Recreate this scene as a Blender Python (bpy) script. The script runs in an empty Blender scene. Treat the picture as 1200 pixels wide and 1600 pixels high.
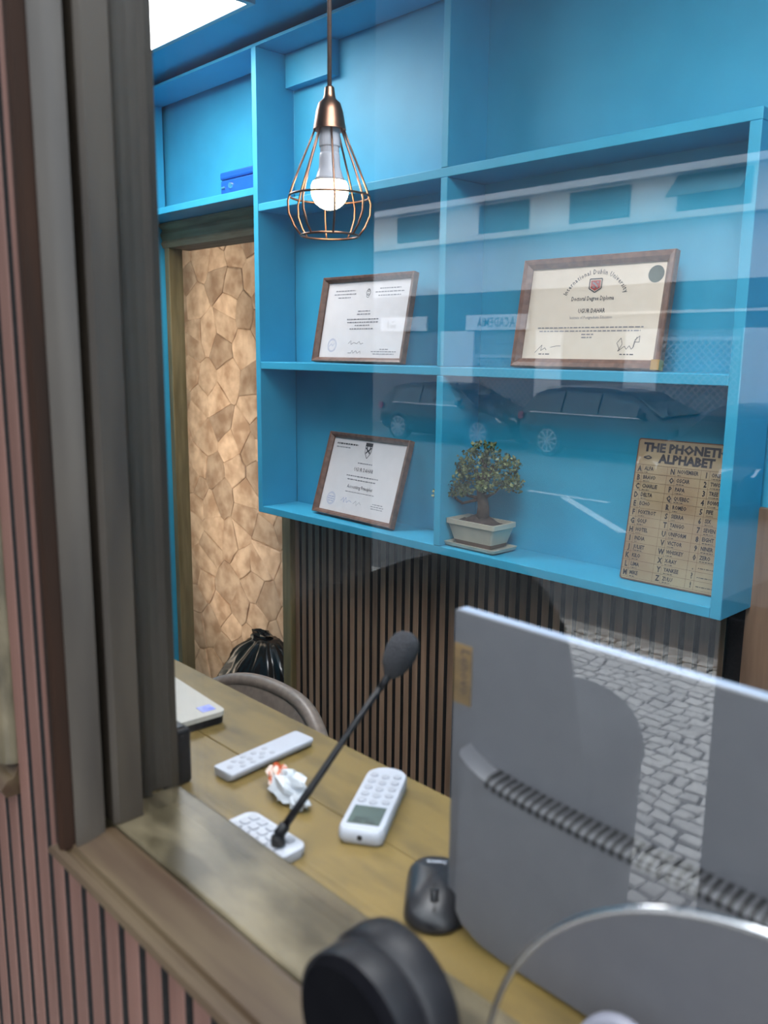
import bpy, math, random
from mathutils import Vector, Matrix, Euler, noise
random.seed(7)
SC = bpy.context.scene
COL = SC.collection
PI = math.pi

# ------------------------------------------------------------------ camera
cam_d = bpy.data.cameras.new('camera')
cam = bpy.data.objects.new('camera', cam_d)
COL.objects.link(cam)
R_ = ((0.68958592, 0.13949639, -0.71064198),      # world X, Y, Z in camera axes (right, down, forward)
      (0.72413533, -0.119315, 0.67925838),
      (0.00996384, -0.98300798, -0.18329221))
cam.matrix_world = Matrix(((R_[0][0], -R_[0][1], -R_[0][2], 0.0),
                           (R_[1][0], -R_[1][1], -R_[1][2], 0.0),
                           (R_[2][0], -R_[2][1], -R_[2][2], 1.7),
                           (0, 0, 0, 1)))
cam_d.sensor_fit = 'VERTICAL'
cam_d.sensor_height = 36.0
cam_d.lens = 1350.0 / 1600.0 * 36.0
cam_d.clip_start = 0.02
cam_d.clip_end = 200
cam_d.dof.use_dof = True
cam_d.dof.focus_distance = 2.0
cam_d.dof.aperture_fstop = 7.0
SC.camera = cam

# ------------------------------------------------------------------ world (overcast sky) and exposure
W = bpy.data.worlds.new('overcast_sky')
SC.world = W
W.use_nodes = True
bg = W.node_tree.nodes['Background']
bg.inputs['Color'].default_value = (0.86, 0.93, 1.0, 1)
bg.inputs['Strength'].default_value = 6.3
SC.view_settings.view_transform = 'Standard'
SC.view_settings.look = 'None'
SC.view_settings.exposure = 0.0
SC.view_settings.gamma = 1.0
SC.view_settings.use_curve_mapping = False
PANEL_STRENGTH = 18.0        # ceiling LED panel
BULB_STRENGTH = 30.0         # pendant bulb
BACK_FILL_STRENGTH = 4.3    # added unseen fill light for the stone wall beyond the doorway


# ------------------------------------------------------------------ materials
def mat(name, col, col2=None, rough=0.5, metal=0.0, scale=20.0, stretch=(1, 1, 1), bump=0.0,
        rnd=0.0, spec=None, emit=None, coat=0.0, detail=4.0, contrast=(0.35, 0.65)):
    m = bpy.data.materials.new(name)
    m.use_nodes = True
    nt = m.node_tree
    b = nt.nodes['Principled BSDF']
    b.inputs['Roughness'].default_value = rough
    b.inputs['Metallic'].default_value = metal
    if spec is not None:
        b.inputs['Specular IOR Level'].default_value = spec
    if coat:
        b.inputs['Coat Weight'].default_value = coat
        b.inputs['Coat Roughness'].default_value = 0.05
    if emit:
        b.inputs['Emission Color'].default_value = (*emit[:3], 1)
        b.inputs['Emission Strength'].default_value = emit[3]
    if col2 is None:
        col2 = tuple(min(1, c * 0.9) for c in col)
    tc = nt.nodes.new('ShaderNodeTexCoord')
    mp = nt.nodes.new('ShaderNodeMapping')
    mp.inputs['Scale'].default_value = stretch
    nz = nt.nodes.new('ShaderNodeTexNoise')
    nz.inputs['Scale'].default_value = scale
    nz.inputs['Detail'].default_value = detail
    cr = nt.nodes.new('ShaderNodeValToRGB')
    cr.color_ramp.elements[0].position = contrast[0]
    cr.color_ramp.elements[1].position = contrast[1]
    cr.color_ramp.elements[0].color = (*col, 1)
    cr.color_ramp.elements[1].color = (*col2, 1)
    L = nt.links.new
    L(tc.outputs['Object'], mp.inputs['Vector'])
    L(mp.outputs['Vector'], nz.inputs['Vector'])
    L(nz.outputs['Fac'], cr.inputs['Fac'])
    out = cr.outputs['Color']
    if rnd:
        oi = nt.nodes.new('ShaderNodeObjectInfo')
        # each copy gets its own grain offset and its own tone
        va = nt.nodes.new('ShaderNodeVectorMath')
        va.operation = 'ADD'
        sc = nt.nodes.new('ShaderNodeMath')
        sc.operation = 'MULTIPLY'
        sc.inputs[1].default_value = 37.0
        L(oi.outputs['Random'], sc.inputs[0])
        L(mp.outputs['Vector'], va.inputs[0])
        L(sc.outputs[0], va.inputs[1])
        L(va.outputs[0], nz.inputs['Vector'])
        hs = nt.nodes.new('ShaderNodeHueSaturation')
        mr = nt.nodes.new('ShaderNodeMapRange')
        mr.inputs['To Min'].default_value = 1 - rnd
        mr.inputs['To Max'].default_value = 1 + rnd
        L(oi.outputs['Random'], mr.inputs['Value'])
        L(mr.outputs['Result'], hs.inputs['Value'])
        L(out, hs.inputs['Color'])
        out = hs.outputs['Color']
    L(out, b.inputs['Base Color'])
    if bump:
        bp = nt.nodes.new('ShaderNodeBump')
        bp.inputs['Strength'].default_value = bump
        bp.inputs['Distance'].default_value = 0.002
        L(nz.outputs['Fac'], bp.inputs['Height'])
        L(bp.outputs['Normal'], b.inputs['Normal'])
    return m


M = {}
M['blue'] = mat('blue_paint', (0.034, 0.37, 0.575), (0.042, 0.405, 0.62), 0.5, scale=9, bump=0.15)
M['slat_in'] = mat('walnut_slat_wood', (0.25, 0.142, 0.085), (0.36, 0.215, 0.135), 0.6, scale=16, stretch=(3, 3, 0.25), rnd=0.2, bump=0.1)
M['slat_out'] = mat('reddish_slat_wood', (0.095, 0.043, 0.031), (0.125, 0.060, 0.045), 0.6, scale=16, stretch=(3, 3, 0.25), rnd=0.12, bump=0.1)
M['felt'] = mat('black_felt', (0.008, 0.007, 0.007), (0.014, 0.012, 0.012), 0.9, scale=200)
M['frame'] = mat('weathered_varnished_wood', (0.015, 0.0105, 0.0068), (0.034, 0.026, 0.018), 0.48, scale=7, stretch=(4, 4, 0.7), bump=0.15)
M['sill'] = mat('worn_olive_brown_wood', (0.036, 0.028, 0.015), (0.130, 0.105, 0.064), 0.33, scale=13, stretch=(1.0, 2.2, 1), bump=0.25, contrast=(0.40, 0.66), detail=6)
M['moulding'] = mat('brown_moulding_wood', (0.036, 0.019, 0.0095), (0.068, 0.046, 0.024), 0.42, scale=9, stretch=(0.6, 6, 6), bump=0.15)
M['desk'] = mat('mustard_stained_wood', (0.178, 0.120, 0.037), (0.085, 0.060, 0.023), 0.42, scale=18, stretch=(0.7, 2.2, 1), bump=0.12, detail=7, contrast=(0.45, 0.78))
M['jamb'] = mat('olive_gold_wood', (0.16, 0.115, 0.045), (0.26, 0.19, 0.085), 0.4, scale=9, stretch=(5, 5, 0.6))
M['header'] = mat('brown_header_wood', (0.24, 0.15, 0.08), (0.34, 0.23, 0.13), 0.85, spec=0.2, scale=9, stretch=(0.6, 5, 5))
M['recess_shade'] = mat('shaded_orange_brown_wood', (0.008, 0.0040, 0.0022), (0.020, 0.0075, 0.003), 0.7, spec=0.15, scale=9, stretch=(4, 4, 0.5))  # orange-brown wood with the shade beside the slats put into its colour
M['stone'] = mat('tan_stone', (0.42, 0.275, 0.18), (0.72, 0.55, 0.41), 0.85, scale=14, rnd=0.28, bump=0.5, detail=7)
M['mortar'] = mat('pale_mortar', (0.56, 0.42, 0.29), (0.34, 0.22, 0.14), 0.9, scale=40)
M['white_wall'] = mat('off_white_plaster', (0.62, 0.58, 0.52), (0.58, 0.54, 0.49), 0.8, scale=10)
M['floor'] = mat('grey_floor_tile', (0.16, 0.145, 0.13), (0.12, 0.11, 0.10), 0.5, scale=6)
M['white_plastic'] = mat('white_plastic', (0.44, 0.455, 0.51), (0.41, 0.425, 0.48), 0.38, scale=30)
M['key'] = mat('pale_grey_rubber', (0.38, 0.39, 0.43), (0.34, 0.35, 0.39), 0.5, scale=40)
M['lcd'] = mat('grey_green_lcd', (0.105, 0.125, 0.105), (0.085, 0.10, 0.085), 0.15, scale=30)
M['black_plastic'] = mat('black_plastic', (0.007, 0.007, 0.009), (0.010, 0.010, 0.012), 0.45, scale=60, spec=0.25)
M['puck'] = mat('matt_black_grille', (0.002, 0.002, 0.003), (0.003, 0.003, 0.004), 0.85, scale=60, spec=0.04)
M['black_gloss'] = mat('glossy_black_plastic', (0.012, 0.012, 0.015), (0.015, 0.015, 0.018), 0.36, scale=60, spec=0.4)
M['foam'] = mat('black_foam', (0.018, 0.018, 0.022), (0.03, 0.03, 0.035), 0.95, scale=500, bump=1.0)
M['silver'] = mat('silver_grey_paint', (0.100, 0.100, 0.110), (0.094, 0.094, 0.104), 0.45, scale=60)
M['white_edge'] = mat('white_bezel_plastic', (0.24, 0.29, 0.38), (0.23, 0.28, 0.37), 0.4, scale=60)
M['dark_vent'] = mat('dark_vent_plastic', (0.006, 0.006, 0.008), (0.009, 0.009, 0.01), 0.6, scale=60)
M['bronze'] = mat('bronze_logo_plate', (0.20, 0.125, 0.055), (0.12, 0.08, 0.04), 0.4, scale=14, stretch=(1, 1, 8))
M['chrome'] = mat('polished_edge', (0.70, 0.71, 0.73), (0.62, 0.63, 0.66), 0.15, metal=1.0, scale=20)
M['copper'] = mat('copper_metal', (0.30, 0.165, 0.11), (0.22, 0.12, 0.085), 0.36, metal=1.0, scale=30)
M['cord'] = mat('brown_cord', (0.12, 0.075, 0.06), (0.09, 0.055, 0.045), 0.6, scale=200)
M['bulb'] = mat('warm_lit_bulb', (1, 0.85, 0.65), (1, 0.85, 0.65), 0.4, emit=(1.0, 0.72, 0.42, BULB_STRENGTH))
M['panel'] = mat('lit_led_diffuser', (0.9, 0.9, 0.9), (0.9, 0.9, 0.9), 0.5, emit=(0.97, 0.98, 1.0, PANEL_STRENGTH))
M['back_fill'] = mat('warm_fill_diffuser', (0.9, 0.85, 0.75), (0.9, 0.85, 0.75), 0.5, emit=(1.0, 0.84, 0.66, BACK_FILL_STRENGTH))
M['frame_wood'] = mat('walnut_frame_wood', (0.125, 0.058, 0.037), (0.20, 0.095, 0.06), 0.4, scale=14, stretch=(5, 5, 5))
M['paper_white'] = mat('white_paper', (0.74, 0.70, 0.70), (0.71, 0.67, 0.67), 0.75, scale=40)
M['paper_cream'] = mat('cream_paper', (0.76, 0.66, 0.54), (0.73, 0.63, 0.51), 0.75, scale=40)
M['ink'] = mat('dark_ink', (0.045, 0.042, 0.05), (0.035, 0.032, 0.04), 0.7, scale=60)
M['ink_soft'] = mat('grey_ink', (0.25, 0.24, 0.26), (0.22, 0.21, 0.23), 0.7, scale=60)
M['ink_blue'] = mat('blue_ink', (0.28, 0.34, 0.56), (0.25, 0.31, 0.52), 0.7, scale=60)
M['red_print'] = mat('red_print', (0.42, 0.05, 0.035), (0.38, 0.04, 0.03), 0.6, scale=60)
M['seal'] = mat('dark_foil_seal', (0.05, 0.065, 0.055), (0.11, 0.14, 0.12), 0.3, scale=25)
M['gold'] = mat('gold_corner', (0.50, 0.34, 0.12), (0.42, 0.28, 0.09), 0.35, metal=0.6, scale=30)
M['tin'] = mat('aged_tan_tin', (0.40, 0.31, 0.19), (0.29, 0.175, 0.105), 0.5, scale=9, detail=6, contrast=(0.42, 0.75))
M['rust'] = mat('rusty_edge', (0.10, 0.05, 0.035), (0.16, 0.08, 0.05), 0.6, scale=30)
M['cashbox'] = mat('cobalt_blue_enamel', (0.006, 0.085, 0.42), (0.008, 0.10, 0.46), 0.3, scale=20)
M['leaf'] = mat('small_green_leaf', (0.030, 0.058, 0.020), (0.24, 0.28, 0.11), 0.45, scale=38, contrast=(0.4, 0.62))
M['bark'] = mat('dark_bark', (0.055, 0.035, 0.025), (0.10, 0.065, 0.045), 0.9, scale=60, bump=0.6)
M['soil'] = mat('dark_soil', (0.035, 0.022, 0.018), (0.07, 0.045, 0.035), 0.95, scale=120, bump=1.0)
M['glaze'] = mat('cream_glazed_ceramic', (0.52, 0.49, 0.39), (0.44, 0.42, 0.34), 0.3, scale=25)
M['glaze_band'] = mat('brown_unglazed_clay', (0.10, 0.055, 0.035), (0.13, 0.07, 0.045), 0.6, scale=40)
M['leather'] = mat('taupe_leather', (0.20, 0.155, 0.13), (0.25, 0.20, 0.165), 0.38, scale=80, bump=0.2)
M['bag'] = mat('black_polythene', (0.008, 0.008, 0.009), (0.012, 0.012, 0.013), 0.2, scale=14, bump=0.5)
M['laptop'] = mat('pale_silver_lid', (0.46, 0.43, 0.38), (0.44, 0.41, 0.36), 0.4, scale=60)
M['sticker'] = mat('violet_blue_sticker', (0.16, 0.20, 0.62), (0.35, 0.38, 0.72), 0.4, scale=120)
M['wrapper'] = mat('crumpled_wrapper_foil', (0.55, 0.57, 0.60), (0.40, 0.42, 0.46), 0.35, scale=60)
M['wrapper_red'] = mat('orange_red_wrapper_print', (0.60, 0.13, 0.05), (0.70, 0.55, 0.48), 0.4, scale=130, contrast=(0.48, 0.52))
M['tube_white'] = mat('white_enamel_tube', (0.22, 0.22, 0.26), (0.2, 0.2, 0.24), 0.4, scale=30)
M['asphalt'] = mat('worn_asphalt', (0.105, 0.11, 0.12), (0.135, 0.14, 0.15), 0.85, scale=3, bump=0.3)
M['road_paint'] = mat('white_road_paint', (0.85, 0.85, 0.85), (0.70, 0.70, 0.70), 0.7, scale=10)
M['cobble'] = mat('pale_limestone_cobble', (0.62, 0.60, 0.57), (0.75, 0.73, 0.70), 0.75, scale=30, rnd=0.14)
M['joint'] = mat('dark_sandy_joint', (0.025, 0.023, 0.021), (0.045, 0.042, 0.037), 0.95, scale=40)
M['kerb'] = mat('grey_kerb_stone', (0.46, 0.45, 0.43), (0.38, 0.37, 0.36), 0.8, scale=12)
M['car_blue'] = mat('dark_blue_car_paint', (0.012, 0.020, 0.036), (0.013, 0.022, 0.04), 0.3, scale=5, coat=0.25)
M['car_black'] = mat('black_car_paint', (0.008, 0.009, 0.011), (0.009, 0.010, 0.012), 0.3, scale=5, coat=0.25)
M['car_glass'] = mat('dark_car_glass', (0.03, 0.045, 0.055), (0.035, 0.05, 0.06), 0.08, scale=5, spec=0.9)
M['tyre'] = mat('black_tyre', (0.012, 0.012, 0.012), (0.018, 0.018, 0.018), 0.85, scale=60)
M['alloy'] = mat('silver_alloy', (0.42, 0.43, 0.45), (0.36, 0.37, 0.39), 0.35, metal=0.7, scale=30)
M['headlamp'] = mat('clear_headlamp', (0.65, 0.68, 0.72), (0.6, 0.63, 0.67), 0.1, scale=30)
M['taillamp'] = mat('red_tail_lamp', (0.35, 0.02, 0.02), (0.3, 0.02, 0.02), 0.15, scale=30)
M['facade'] = mat('pale_grey_render', (0.72, 0.73, 0.76), (0.67, 0.68, 0.71), 0.85, scale=1.2)
M['facade_cream'] = mat('cream_render', (0.78, 0.73, 0.67), (0.74, 0.69, 0.63), 0.85, scale=1.5)
M['facade_dark'] = mat('dark_tiled_facade', (0.035, 0.035, 0.04), (0.05, 0.048, 0.05), 0.7, scale=2)
M['fascia'] = mat('slate_blue_fascia', (0.06, 0.085, 0.11), (0.05, 0.07, 0.095), 0.5, scale=3)
M['shutter'] = mat('grey_green_shutter', (0.13, 0.17, 0.17), (0.11, 0.145, 0.145), 0.6, scale=3)
M['sign_white'] = mat('white_sign_board', (0.75, 0.76, 0.80), (0.72, 0.73, 0.77), 0.5, scale=3)
M['shop_dark'] = mat('dark_shop_front', (0.22, 0.225, 0.24), (0.19, 0.195, 0.21), 0.6, scale=3)
M['lattice'] = mat('grey_steel_lattice', (0.45, 0.46, 0.48), (0.40, 0.41, 0.43), 0.5, scale=10)
M['cover'] = mat('dark_grey_tarpaulin', (0.020, 0.021, 0.024), (0.028, 0.029, 0.033), 0.65, scale=8, bump=0.3)
M['neighbour'] = mat('dark_stained_render', (0.030, 0.030, 0.034), (0.045, 0.043, 0.046), 0.85, scale=2)
M['bin'] = mat('dark_grey_bin_plastic', (0.045, 0.05, 0.056), (0.05, 0.055, 0.062), 0.5, scale=20)
M['cabinet'] = mat('charcoal_steel_paint', (0.042, 0.042, 0.050), (0.047, 0.047, 0.055), 0.5, scale=20)


def glass_mat(name, tint, f0=0.04):
    """clear pane: transparent body, mirror coat that grows towards grazing angles"""
    m = bpy.data.materials.new(name)
    m.use_nodes = True
    nt = m.node_tree
    nt.nodes.remove(nt.nodes['Principled BSDF'])
    L = nt.links.new
    lw = nt.nodes.new('ShaderNodeLayerWeight')
    lw.inputs['Blend'].default_value = 0.5
    pw = nt.nodes.new('ShaderNodeMath')
    pw.operation = 'POWER'
    pw.inputs[1].default_value = 5.0
    ma = nt.nodes.new('ShaderNodeMath')
    ma.operation = 'MULTIPLY_ADD'
    ma.inputs[1].default_value = 1.0 - f0
    ma.inputs[2].default_value = f0
    tr = nt.nodes.new('ShaderNodeBsdfTransparent')
    tr.inputs['Color'].default_value = (*tint, 1)
    gl = nt.nodes.new('ShaderNodeBsdfGlossy')
    gl.inputs['Roughness'].default_value = 0.0
    gl.inputs['Color'].default_value = (1, 1, 1, 1)
    mx = nt.nodes.new('ShaderNodeMixShader')
    L(lw.outputs['Facing'], pw.inputs[0])
    L(pw.outputs[0], ma.inputs[0])
    L(ma.outputs[0], mx.inputs['Fac'])
    L(tr.outputs[0], mx.inputs[1])
    L(gl.outputs[0], mx.inputs[2])
    L(mx.outputs[0], nt.nodes['Material Output'].inputs['Surface'])
    return m


M['glass'] = glass_mat('clear_window_glass', (0.985, 0.99, 0.988))
M['glass_small'] = glass_mat('clear_picture_glass', (0.98, 0.98, 0.98), 0.03)


# ------------------------------------------------------------------ mesh helpers
class MB:
    def __init__(s):
        s.v, s.f, s.mi = [], [], []
        s.cur = 0

    def add(s, vs, fs):
        o = len(s.v)
        s.v += [tuple(v) for v in vs]
        s.f += [tuple(i + o for i in f) for f in fs]
        s.mi += [s.cur] * len(fs)
        return s

    def box(s, x0, x1, y0, y1, z0, z1):
        vs = [(x0, y0, z0), (x1, y0, z0), (x1, y1, z0), (x0, y1, z0), (x0, y0, z1), (x1, y0, z1), (x1, y1, z1), (x0, y1, z1)]
        return s.add(vs, [(3, 2, 1, 0), (4, 5, 6, 7), (0, 1, 5, 4), (1, 2, 6, 5), (2, 3, 7, 6), (3, 0, 4, 7)])

    def prism(s, poly, axis, a, b):
        """poly: list of 2-tuples in the two other axes (order x,y,z without axis)"""
        n = len(poly)

        def mk(p, t):
            if axis == 'x':
                return (t, p[0], p[1])
            if axis == 'y':
                return (p[0], t, p[1])
            return (p[0], p[1], t)
        vs = [mk(p, a) for p in poly] + [mk(p, b) for p in poly]
        fs = [tuple(range(n))[::-1], tuple(range(n, 2 * n))]
        for i in range(n):
            j = (i + 1) % n
            fs.append((i, j, n + j, n + i))
        return s.add(vs, fs)

    def tube(s, pts, r, n=10, closed=False, caps=True):
        pts = [Vector(p) for p in pts]
        rr = r if isinstance(r, (list, tuple)) else [r] * len(pts)
        k = len(pts)
        rings = []
        up = None
        for i, p in enumerate(pts):
            if closed:
                t = pts[(i + 1) % k] - pts[i - 1]
            else:
                t = pts[min(i + 1, k - 1)] - pts[max(i - 1, 0)]
            t.normalize()
            if up is None:
                up = Vector((0, 0, 1)) if abs(t.z) < 0.9 else Vector((1, 0, 0))
            a = up.cross(t)
            if a.length < 1e-6:
                a = Vector((1, 0, 0)).cross(t)
            a.normalize()
            b = t.cross(a)
            up = b
            rings.append([p + (a * math.cos(2 * PI * j / n) + b * math.sin(2 * PI * j / n)) * rr[i] for j in range(n)])
        vs = [v for q in rings for v in q]
        fs = []
        for i in range(k if closed else k - 1):
            i2 = (i + 1) % k
            for j in range(n):
                j2 = (j + 1) % n
                fs.append((i * n + j, i * n + j2, i2 * n + j2, i2 * n + j))
        if not closed and caps:
            fs.append(tuple(range(n))[::-1])
            fs.append(tuple(range((k - 1) * n, k * n)))
        return s.add(vs, fs)

    def lathe(s, prof, c=(0, 0, 0), n=24, axis='z', sx=1.0, sy=1.0):
        """prof: [(radius, height)] from one end to the other"""
        vs, fs = [], []
        k = len(prof)
        for r, h in prof:
            for j in range(n):
                a = 2 * PI * j / n
                x, y = math.cos(a) * r * sx, math.sin(a) * r * sy
                if axis == 'z':
                    vs.append((c[0] + x, c[1] + y, c[2] + h))
                elif axis == 'y':
                    vs.append((c[0] + x, c[1] + h, c[2] - y))
                else:
                    vs.append((c[0] + h, c[1] + x, c[2] + y))
        for i in range(k - 1):
            for j in range(n):
                j2 = (j + 1) % n
                fs.append((i * n + j, i * n + j2, (i + 1) * n + j2, (i + 1) * n + j))
        if prof[0][0] > 1e-6:
            fs.append(tuple(range(n))[::-1])
        if prof[-1][0] > 1e-6:
            fs.append(tuple(range((k - 1) * n, k * n)))
        return s.add(vs, fs)

    def loft(s, rings, cap=True):
        n = len(rings[0])
        vs = [v for r in rings for v in r]
        fs = []
        for i in range(len(rings) - 1):
            for j in range(n):
                j2 = (j + 1) % n
                fs.append((i * n + j, i * n + j2, (i + 1) * n + j2, (i + 1) * n + j))
        if cap:
            fs.append(tuple(range(n))[::-1])
            fs.append(tuple(range((len(rings) - 1) * n, len(rings) * n)))
        return s.add(vs, fs)

    def grid(s, fn, nu, nv):
        vs = [fn(i / nu, j / nv) for i in range(nu + 1) for j in range(nv + 1)]
        fs = []
        for i in range(nu):
            for j in range(nv):
                a = i * (nv + 1) + j
                fs.append((a, a + nv + 1, a + nv + 2, a + 1))
        return s.add(vs, fs)

    def xf(s, mtx, start=0):
        for i in range(start, len(s.v)):
            s.v[i] = tuple(mtx @ Vector(s.v[i]))
        return s

    def build(s, name, m, parent=None, smooth=False, bevel=0.0, local=False, seg=2, sub=0):
        me = bpy.data.meshes.new(name)
        vs = s.v
        if parent is not None and not local:
            inv = WM[parent.name].inverted()
            vs = [tuple(inv @ Vector(v)) for v in vs]
        me.from_pydata(vs, [], s.f)
        ms = m if isinstance(m, (list, tuple)) else [m]
        for q in ms:
            me.materials.append(M[q])
        if len(ms) > 1:
            me.polygons.foreach_set('material_index', s.mi)
        if smooth:
            me.polygons.foreach_set('use_smooth', [True] * len(me.polygons))
        me.update()
        o = bpy.data.objects.new(name, me)
        COL.objects.link(o)
        if parent is not None:
            o.parent = parent
            WM[o.name] = WM[parent.name].copy()
        else:
            WM[o.name] = Matrix()
        if bevel:
            b = o.modifiers.new('bevel', 'BEVEL')
            b.width = bevel
            b.segments = seg
            b.limit_method = 'ANGLE'
            b.angle_limit = math.radians(40)
            if smooth:
                pass
        if sub:
            q = o.modifiers.new('subdivision', 'SUBSURF')
            q.levels = q.render_levels = sub
        return o


WM = {}


def shade_auto(o, deg=40):
    """smooth faces, sharp edges past an angle"""
    me = o.data
    me.polygons.foreach_set('use_smooth', [True] * len(me.polygons))
    me.set_sharp_from_angle(angle=math.radians(deg))
    return o


def thing(name, label, cat, loc=(0, 0, 0), rot=(0, 0, 0), group=None):
    o = bpy.data.objects.new(name, None)
    o.empty_display_size = 0.05
    COL.objects.link(o)
    o.location = loc
    o.rotation_euler = rot
    WM[o.name] = Matrix.LocRotScale(Vector(loc), Euler(rot), None)
    o['label'] = label
    o['category'] = cat
    if group:
        o['group'] = group
    return o


def struct(name, label=None, cat=None, loc=(0, 0, 0)):
    o = bpy.data.objects.new(name, None)
    o.empty_display_size = 0.05
    COL.objects.link(o)
    o.location = loc
    WM[o.name] = Matrix.Translation(Vector(loc))
    o['kind'] = 'structure'
    o['label'] = label or name
    o['category'] = cat or name.split('_')[0]
    return o


def sbuild(mb, name, m, label, cat, **k):
    o = mb.build(name, m, **k)
    o['kind'] = 'structure'
    o['label'] = label
    o['category'] = cat
    return o


_tc = {}


def text_mesh(body, bold=0.0):
    key = (body, bold)
    if key not in _tc:
        cu = bpy.data.curves.new('t', 'FONT')
        cu.body = body
        cu.size = 1.0
        cu.resolution_u = 1
        cu.offset = bold
        ob = bpy.data.objects.new('t', cu)
        COL.objects.link(ob)
        dg = bpy.context.evaluated_depsgraph_get()
        ev = ob.evaluated_get(dg)
        me = ev.to_mesh()
        vs = [v.co.copy() for v in me.vertices]
        fs = [tuple(p.vertices) for p in me.polygons]
        ev.to_mesh_clear()
        bpy.data.objects.remove(ob)
        bpy.data.curves.remove(cu)
        if vs:
            x0 = min(v.x for v in vs)
            x1 = max(v.x for v in vs)
        else:
            x0, x1 = 0, 0.3
        _tc[key] = (vs, fs, x0, x1)
    return _tc[key]


def put_text(mb, body, x, y, size, z=0.0006, align='C', bold=0.0, wide=1.0, rot=0.0, width=None):
    vs, fs, x0, x1 = text_mesh(body, bold)
    if not vs:
        return
    w = (x1 - x0) * size * wide
    if width:
        wide *= width / w
        w = width
    off = {'C': -w / 2, 'L': 0, 'R': -w}[align]
    ca, sa = math.cos(rot), math.sin(rot)
    out = []
    for v in vs:
        px = (v.x - x0) * size * wide + off
        py = v.y * size
        out.append((x + px * ca - py * sa, y + px * sa + py * ca, z))
    mb.add(out, fs)


def rect(mb, x0, x1, y0, y1, z=0.0006):
    mb.add([(x0, y0, z), (x1, y0, z), (x1, y1, z), (x0, y1, z)], [(0, 1, 2, 3)])


def stroke(mb, pts, w, z=0.0006):
    """thin flat pen line"""
    for (ax, ay), (bx, by) in zip(pts[:-1], pts[1:]):
        dx, dy = bx - ax, by - ay
        l = math.hypot(dx, dy) or 1
        nx, ny = -dy / l * w / 2, dx / l * w / 2
        mb.add([(ax - nx, ay - ny, z), (bx - nx, by - ny, z), (bx + nx, by + ny, z), (ax + nx, ay + ny, z)], [(0, 1, 2, 3)])


def ring2d(mb, cx, cy, r, w, n=24, z=0.0006):
    stroke(mb, [(cx + r * math.cos(2 * PI * i / n), cy + r * math.sin(2 * PI * i / n)) for i in range(n + 1)], w, z)


def disc2d(mb, cx, cy, r, n=28, z=0.0006):
    mb.add([(cx + r * math.cos(2 * PI * i / n), cy + r * math.sin(2 * PI * i / n), z) for i in range(n)], [tuple(range(n))])


def rrect(w, h, r, n=5):
    """rounded rectangle outline centred on 0"""
    pts = []
    for cx, cy, a0 in ((w / 2 - r, h / 2 - r, 0), (-w / 2 + r, h / 2 - r, 90), (-w / 2 + r, -h / 2 + r, 180), (w / 2 - r, -h / 2 + r, 270)):
        for i in range(n + 1):
            a = math.radians(a0 + 90 * i / n)
            pts.append((cx + r * math.cos(a), cy + r * math.sin(a)))
    return pts


def dup(root, loc, rot=None, label=None):
    r = root.copy()
    COL.objects.link(r)
    r.location = loc
    if rot:
        r.rotation_euler = rot
    if label:
        r['label'] = label
    for ch in list(root.children):
        c = ch.copy()
        COL.objects.link(c)
        c.parent = r
        for g in list(ch.children):
            d = g.copy()
            COL.objects.link(d)
            d.parent = c
    return r


# ================================================================== THE SETTING
# ---- street-side wall with reddish slats
GY = 0.313                                   # middle of the glass
wf = struct('wall_front', 'street-side wall clad in reddish-brown vertical slats around the shop window', 'wall')
core = MB()
core.box(-4.5, -0.65, 0.272, 0.30, -0.45, 3.4)
core.box(-0.65, 0.40, 0.272, 0.30, -0.45, 1.297)
core.box(-0.65, 0.40, 0.272, 0.30, 2.62, 3.4)
core.box(0.40, 2.5, 0.272, 0.30, -0.45, 3.4)
core.build('backing_panel', 'felt', wf)
# slat mesh, shared
PITCH = 0.032


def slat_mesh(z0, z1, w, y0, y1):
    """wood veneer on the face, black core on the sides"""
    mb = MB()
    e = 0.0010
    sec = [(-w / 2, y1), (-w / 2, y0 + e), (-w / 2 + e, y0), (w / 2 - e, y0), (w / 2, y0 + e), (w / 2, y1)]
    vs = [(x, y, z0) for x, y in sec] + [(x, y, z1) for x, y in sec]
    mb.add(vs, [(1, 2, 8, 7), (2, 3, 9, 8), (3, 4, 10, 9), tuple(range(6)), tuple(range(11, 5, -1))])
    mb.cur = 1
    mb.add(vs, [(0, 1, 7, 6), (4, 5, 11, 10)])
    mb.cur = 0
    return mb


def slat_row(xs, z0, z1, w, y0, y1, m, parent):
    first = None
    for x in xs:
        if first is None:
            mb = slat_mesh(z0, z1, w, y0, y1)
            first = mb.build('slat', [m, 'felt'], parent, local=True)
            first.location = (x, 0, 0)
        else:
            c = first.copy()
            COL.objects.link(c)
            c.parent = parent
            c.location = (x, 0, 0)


gap0 = -0.778
tall = [gap0 + PITCH * (k + 0.5) for k in range(1, 4)]
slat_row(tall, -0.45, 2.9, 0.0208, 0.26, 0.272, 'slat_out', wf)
low = [gap0 + PITCH * (k + 0.5) for k in range(-14, 33) if k not in (1, 2, 3)]
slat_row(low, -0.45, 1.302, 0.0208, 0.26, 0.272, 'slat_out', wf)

# ---- the shop window: moulding, jambs, sill, pane with a half-round pass-through
w1 = struct('window_1', 'shop window in a weathered brown wooden frame with a half-round opening over its sill', 'window')
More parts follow.
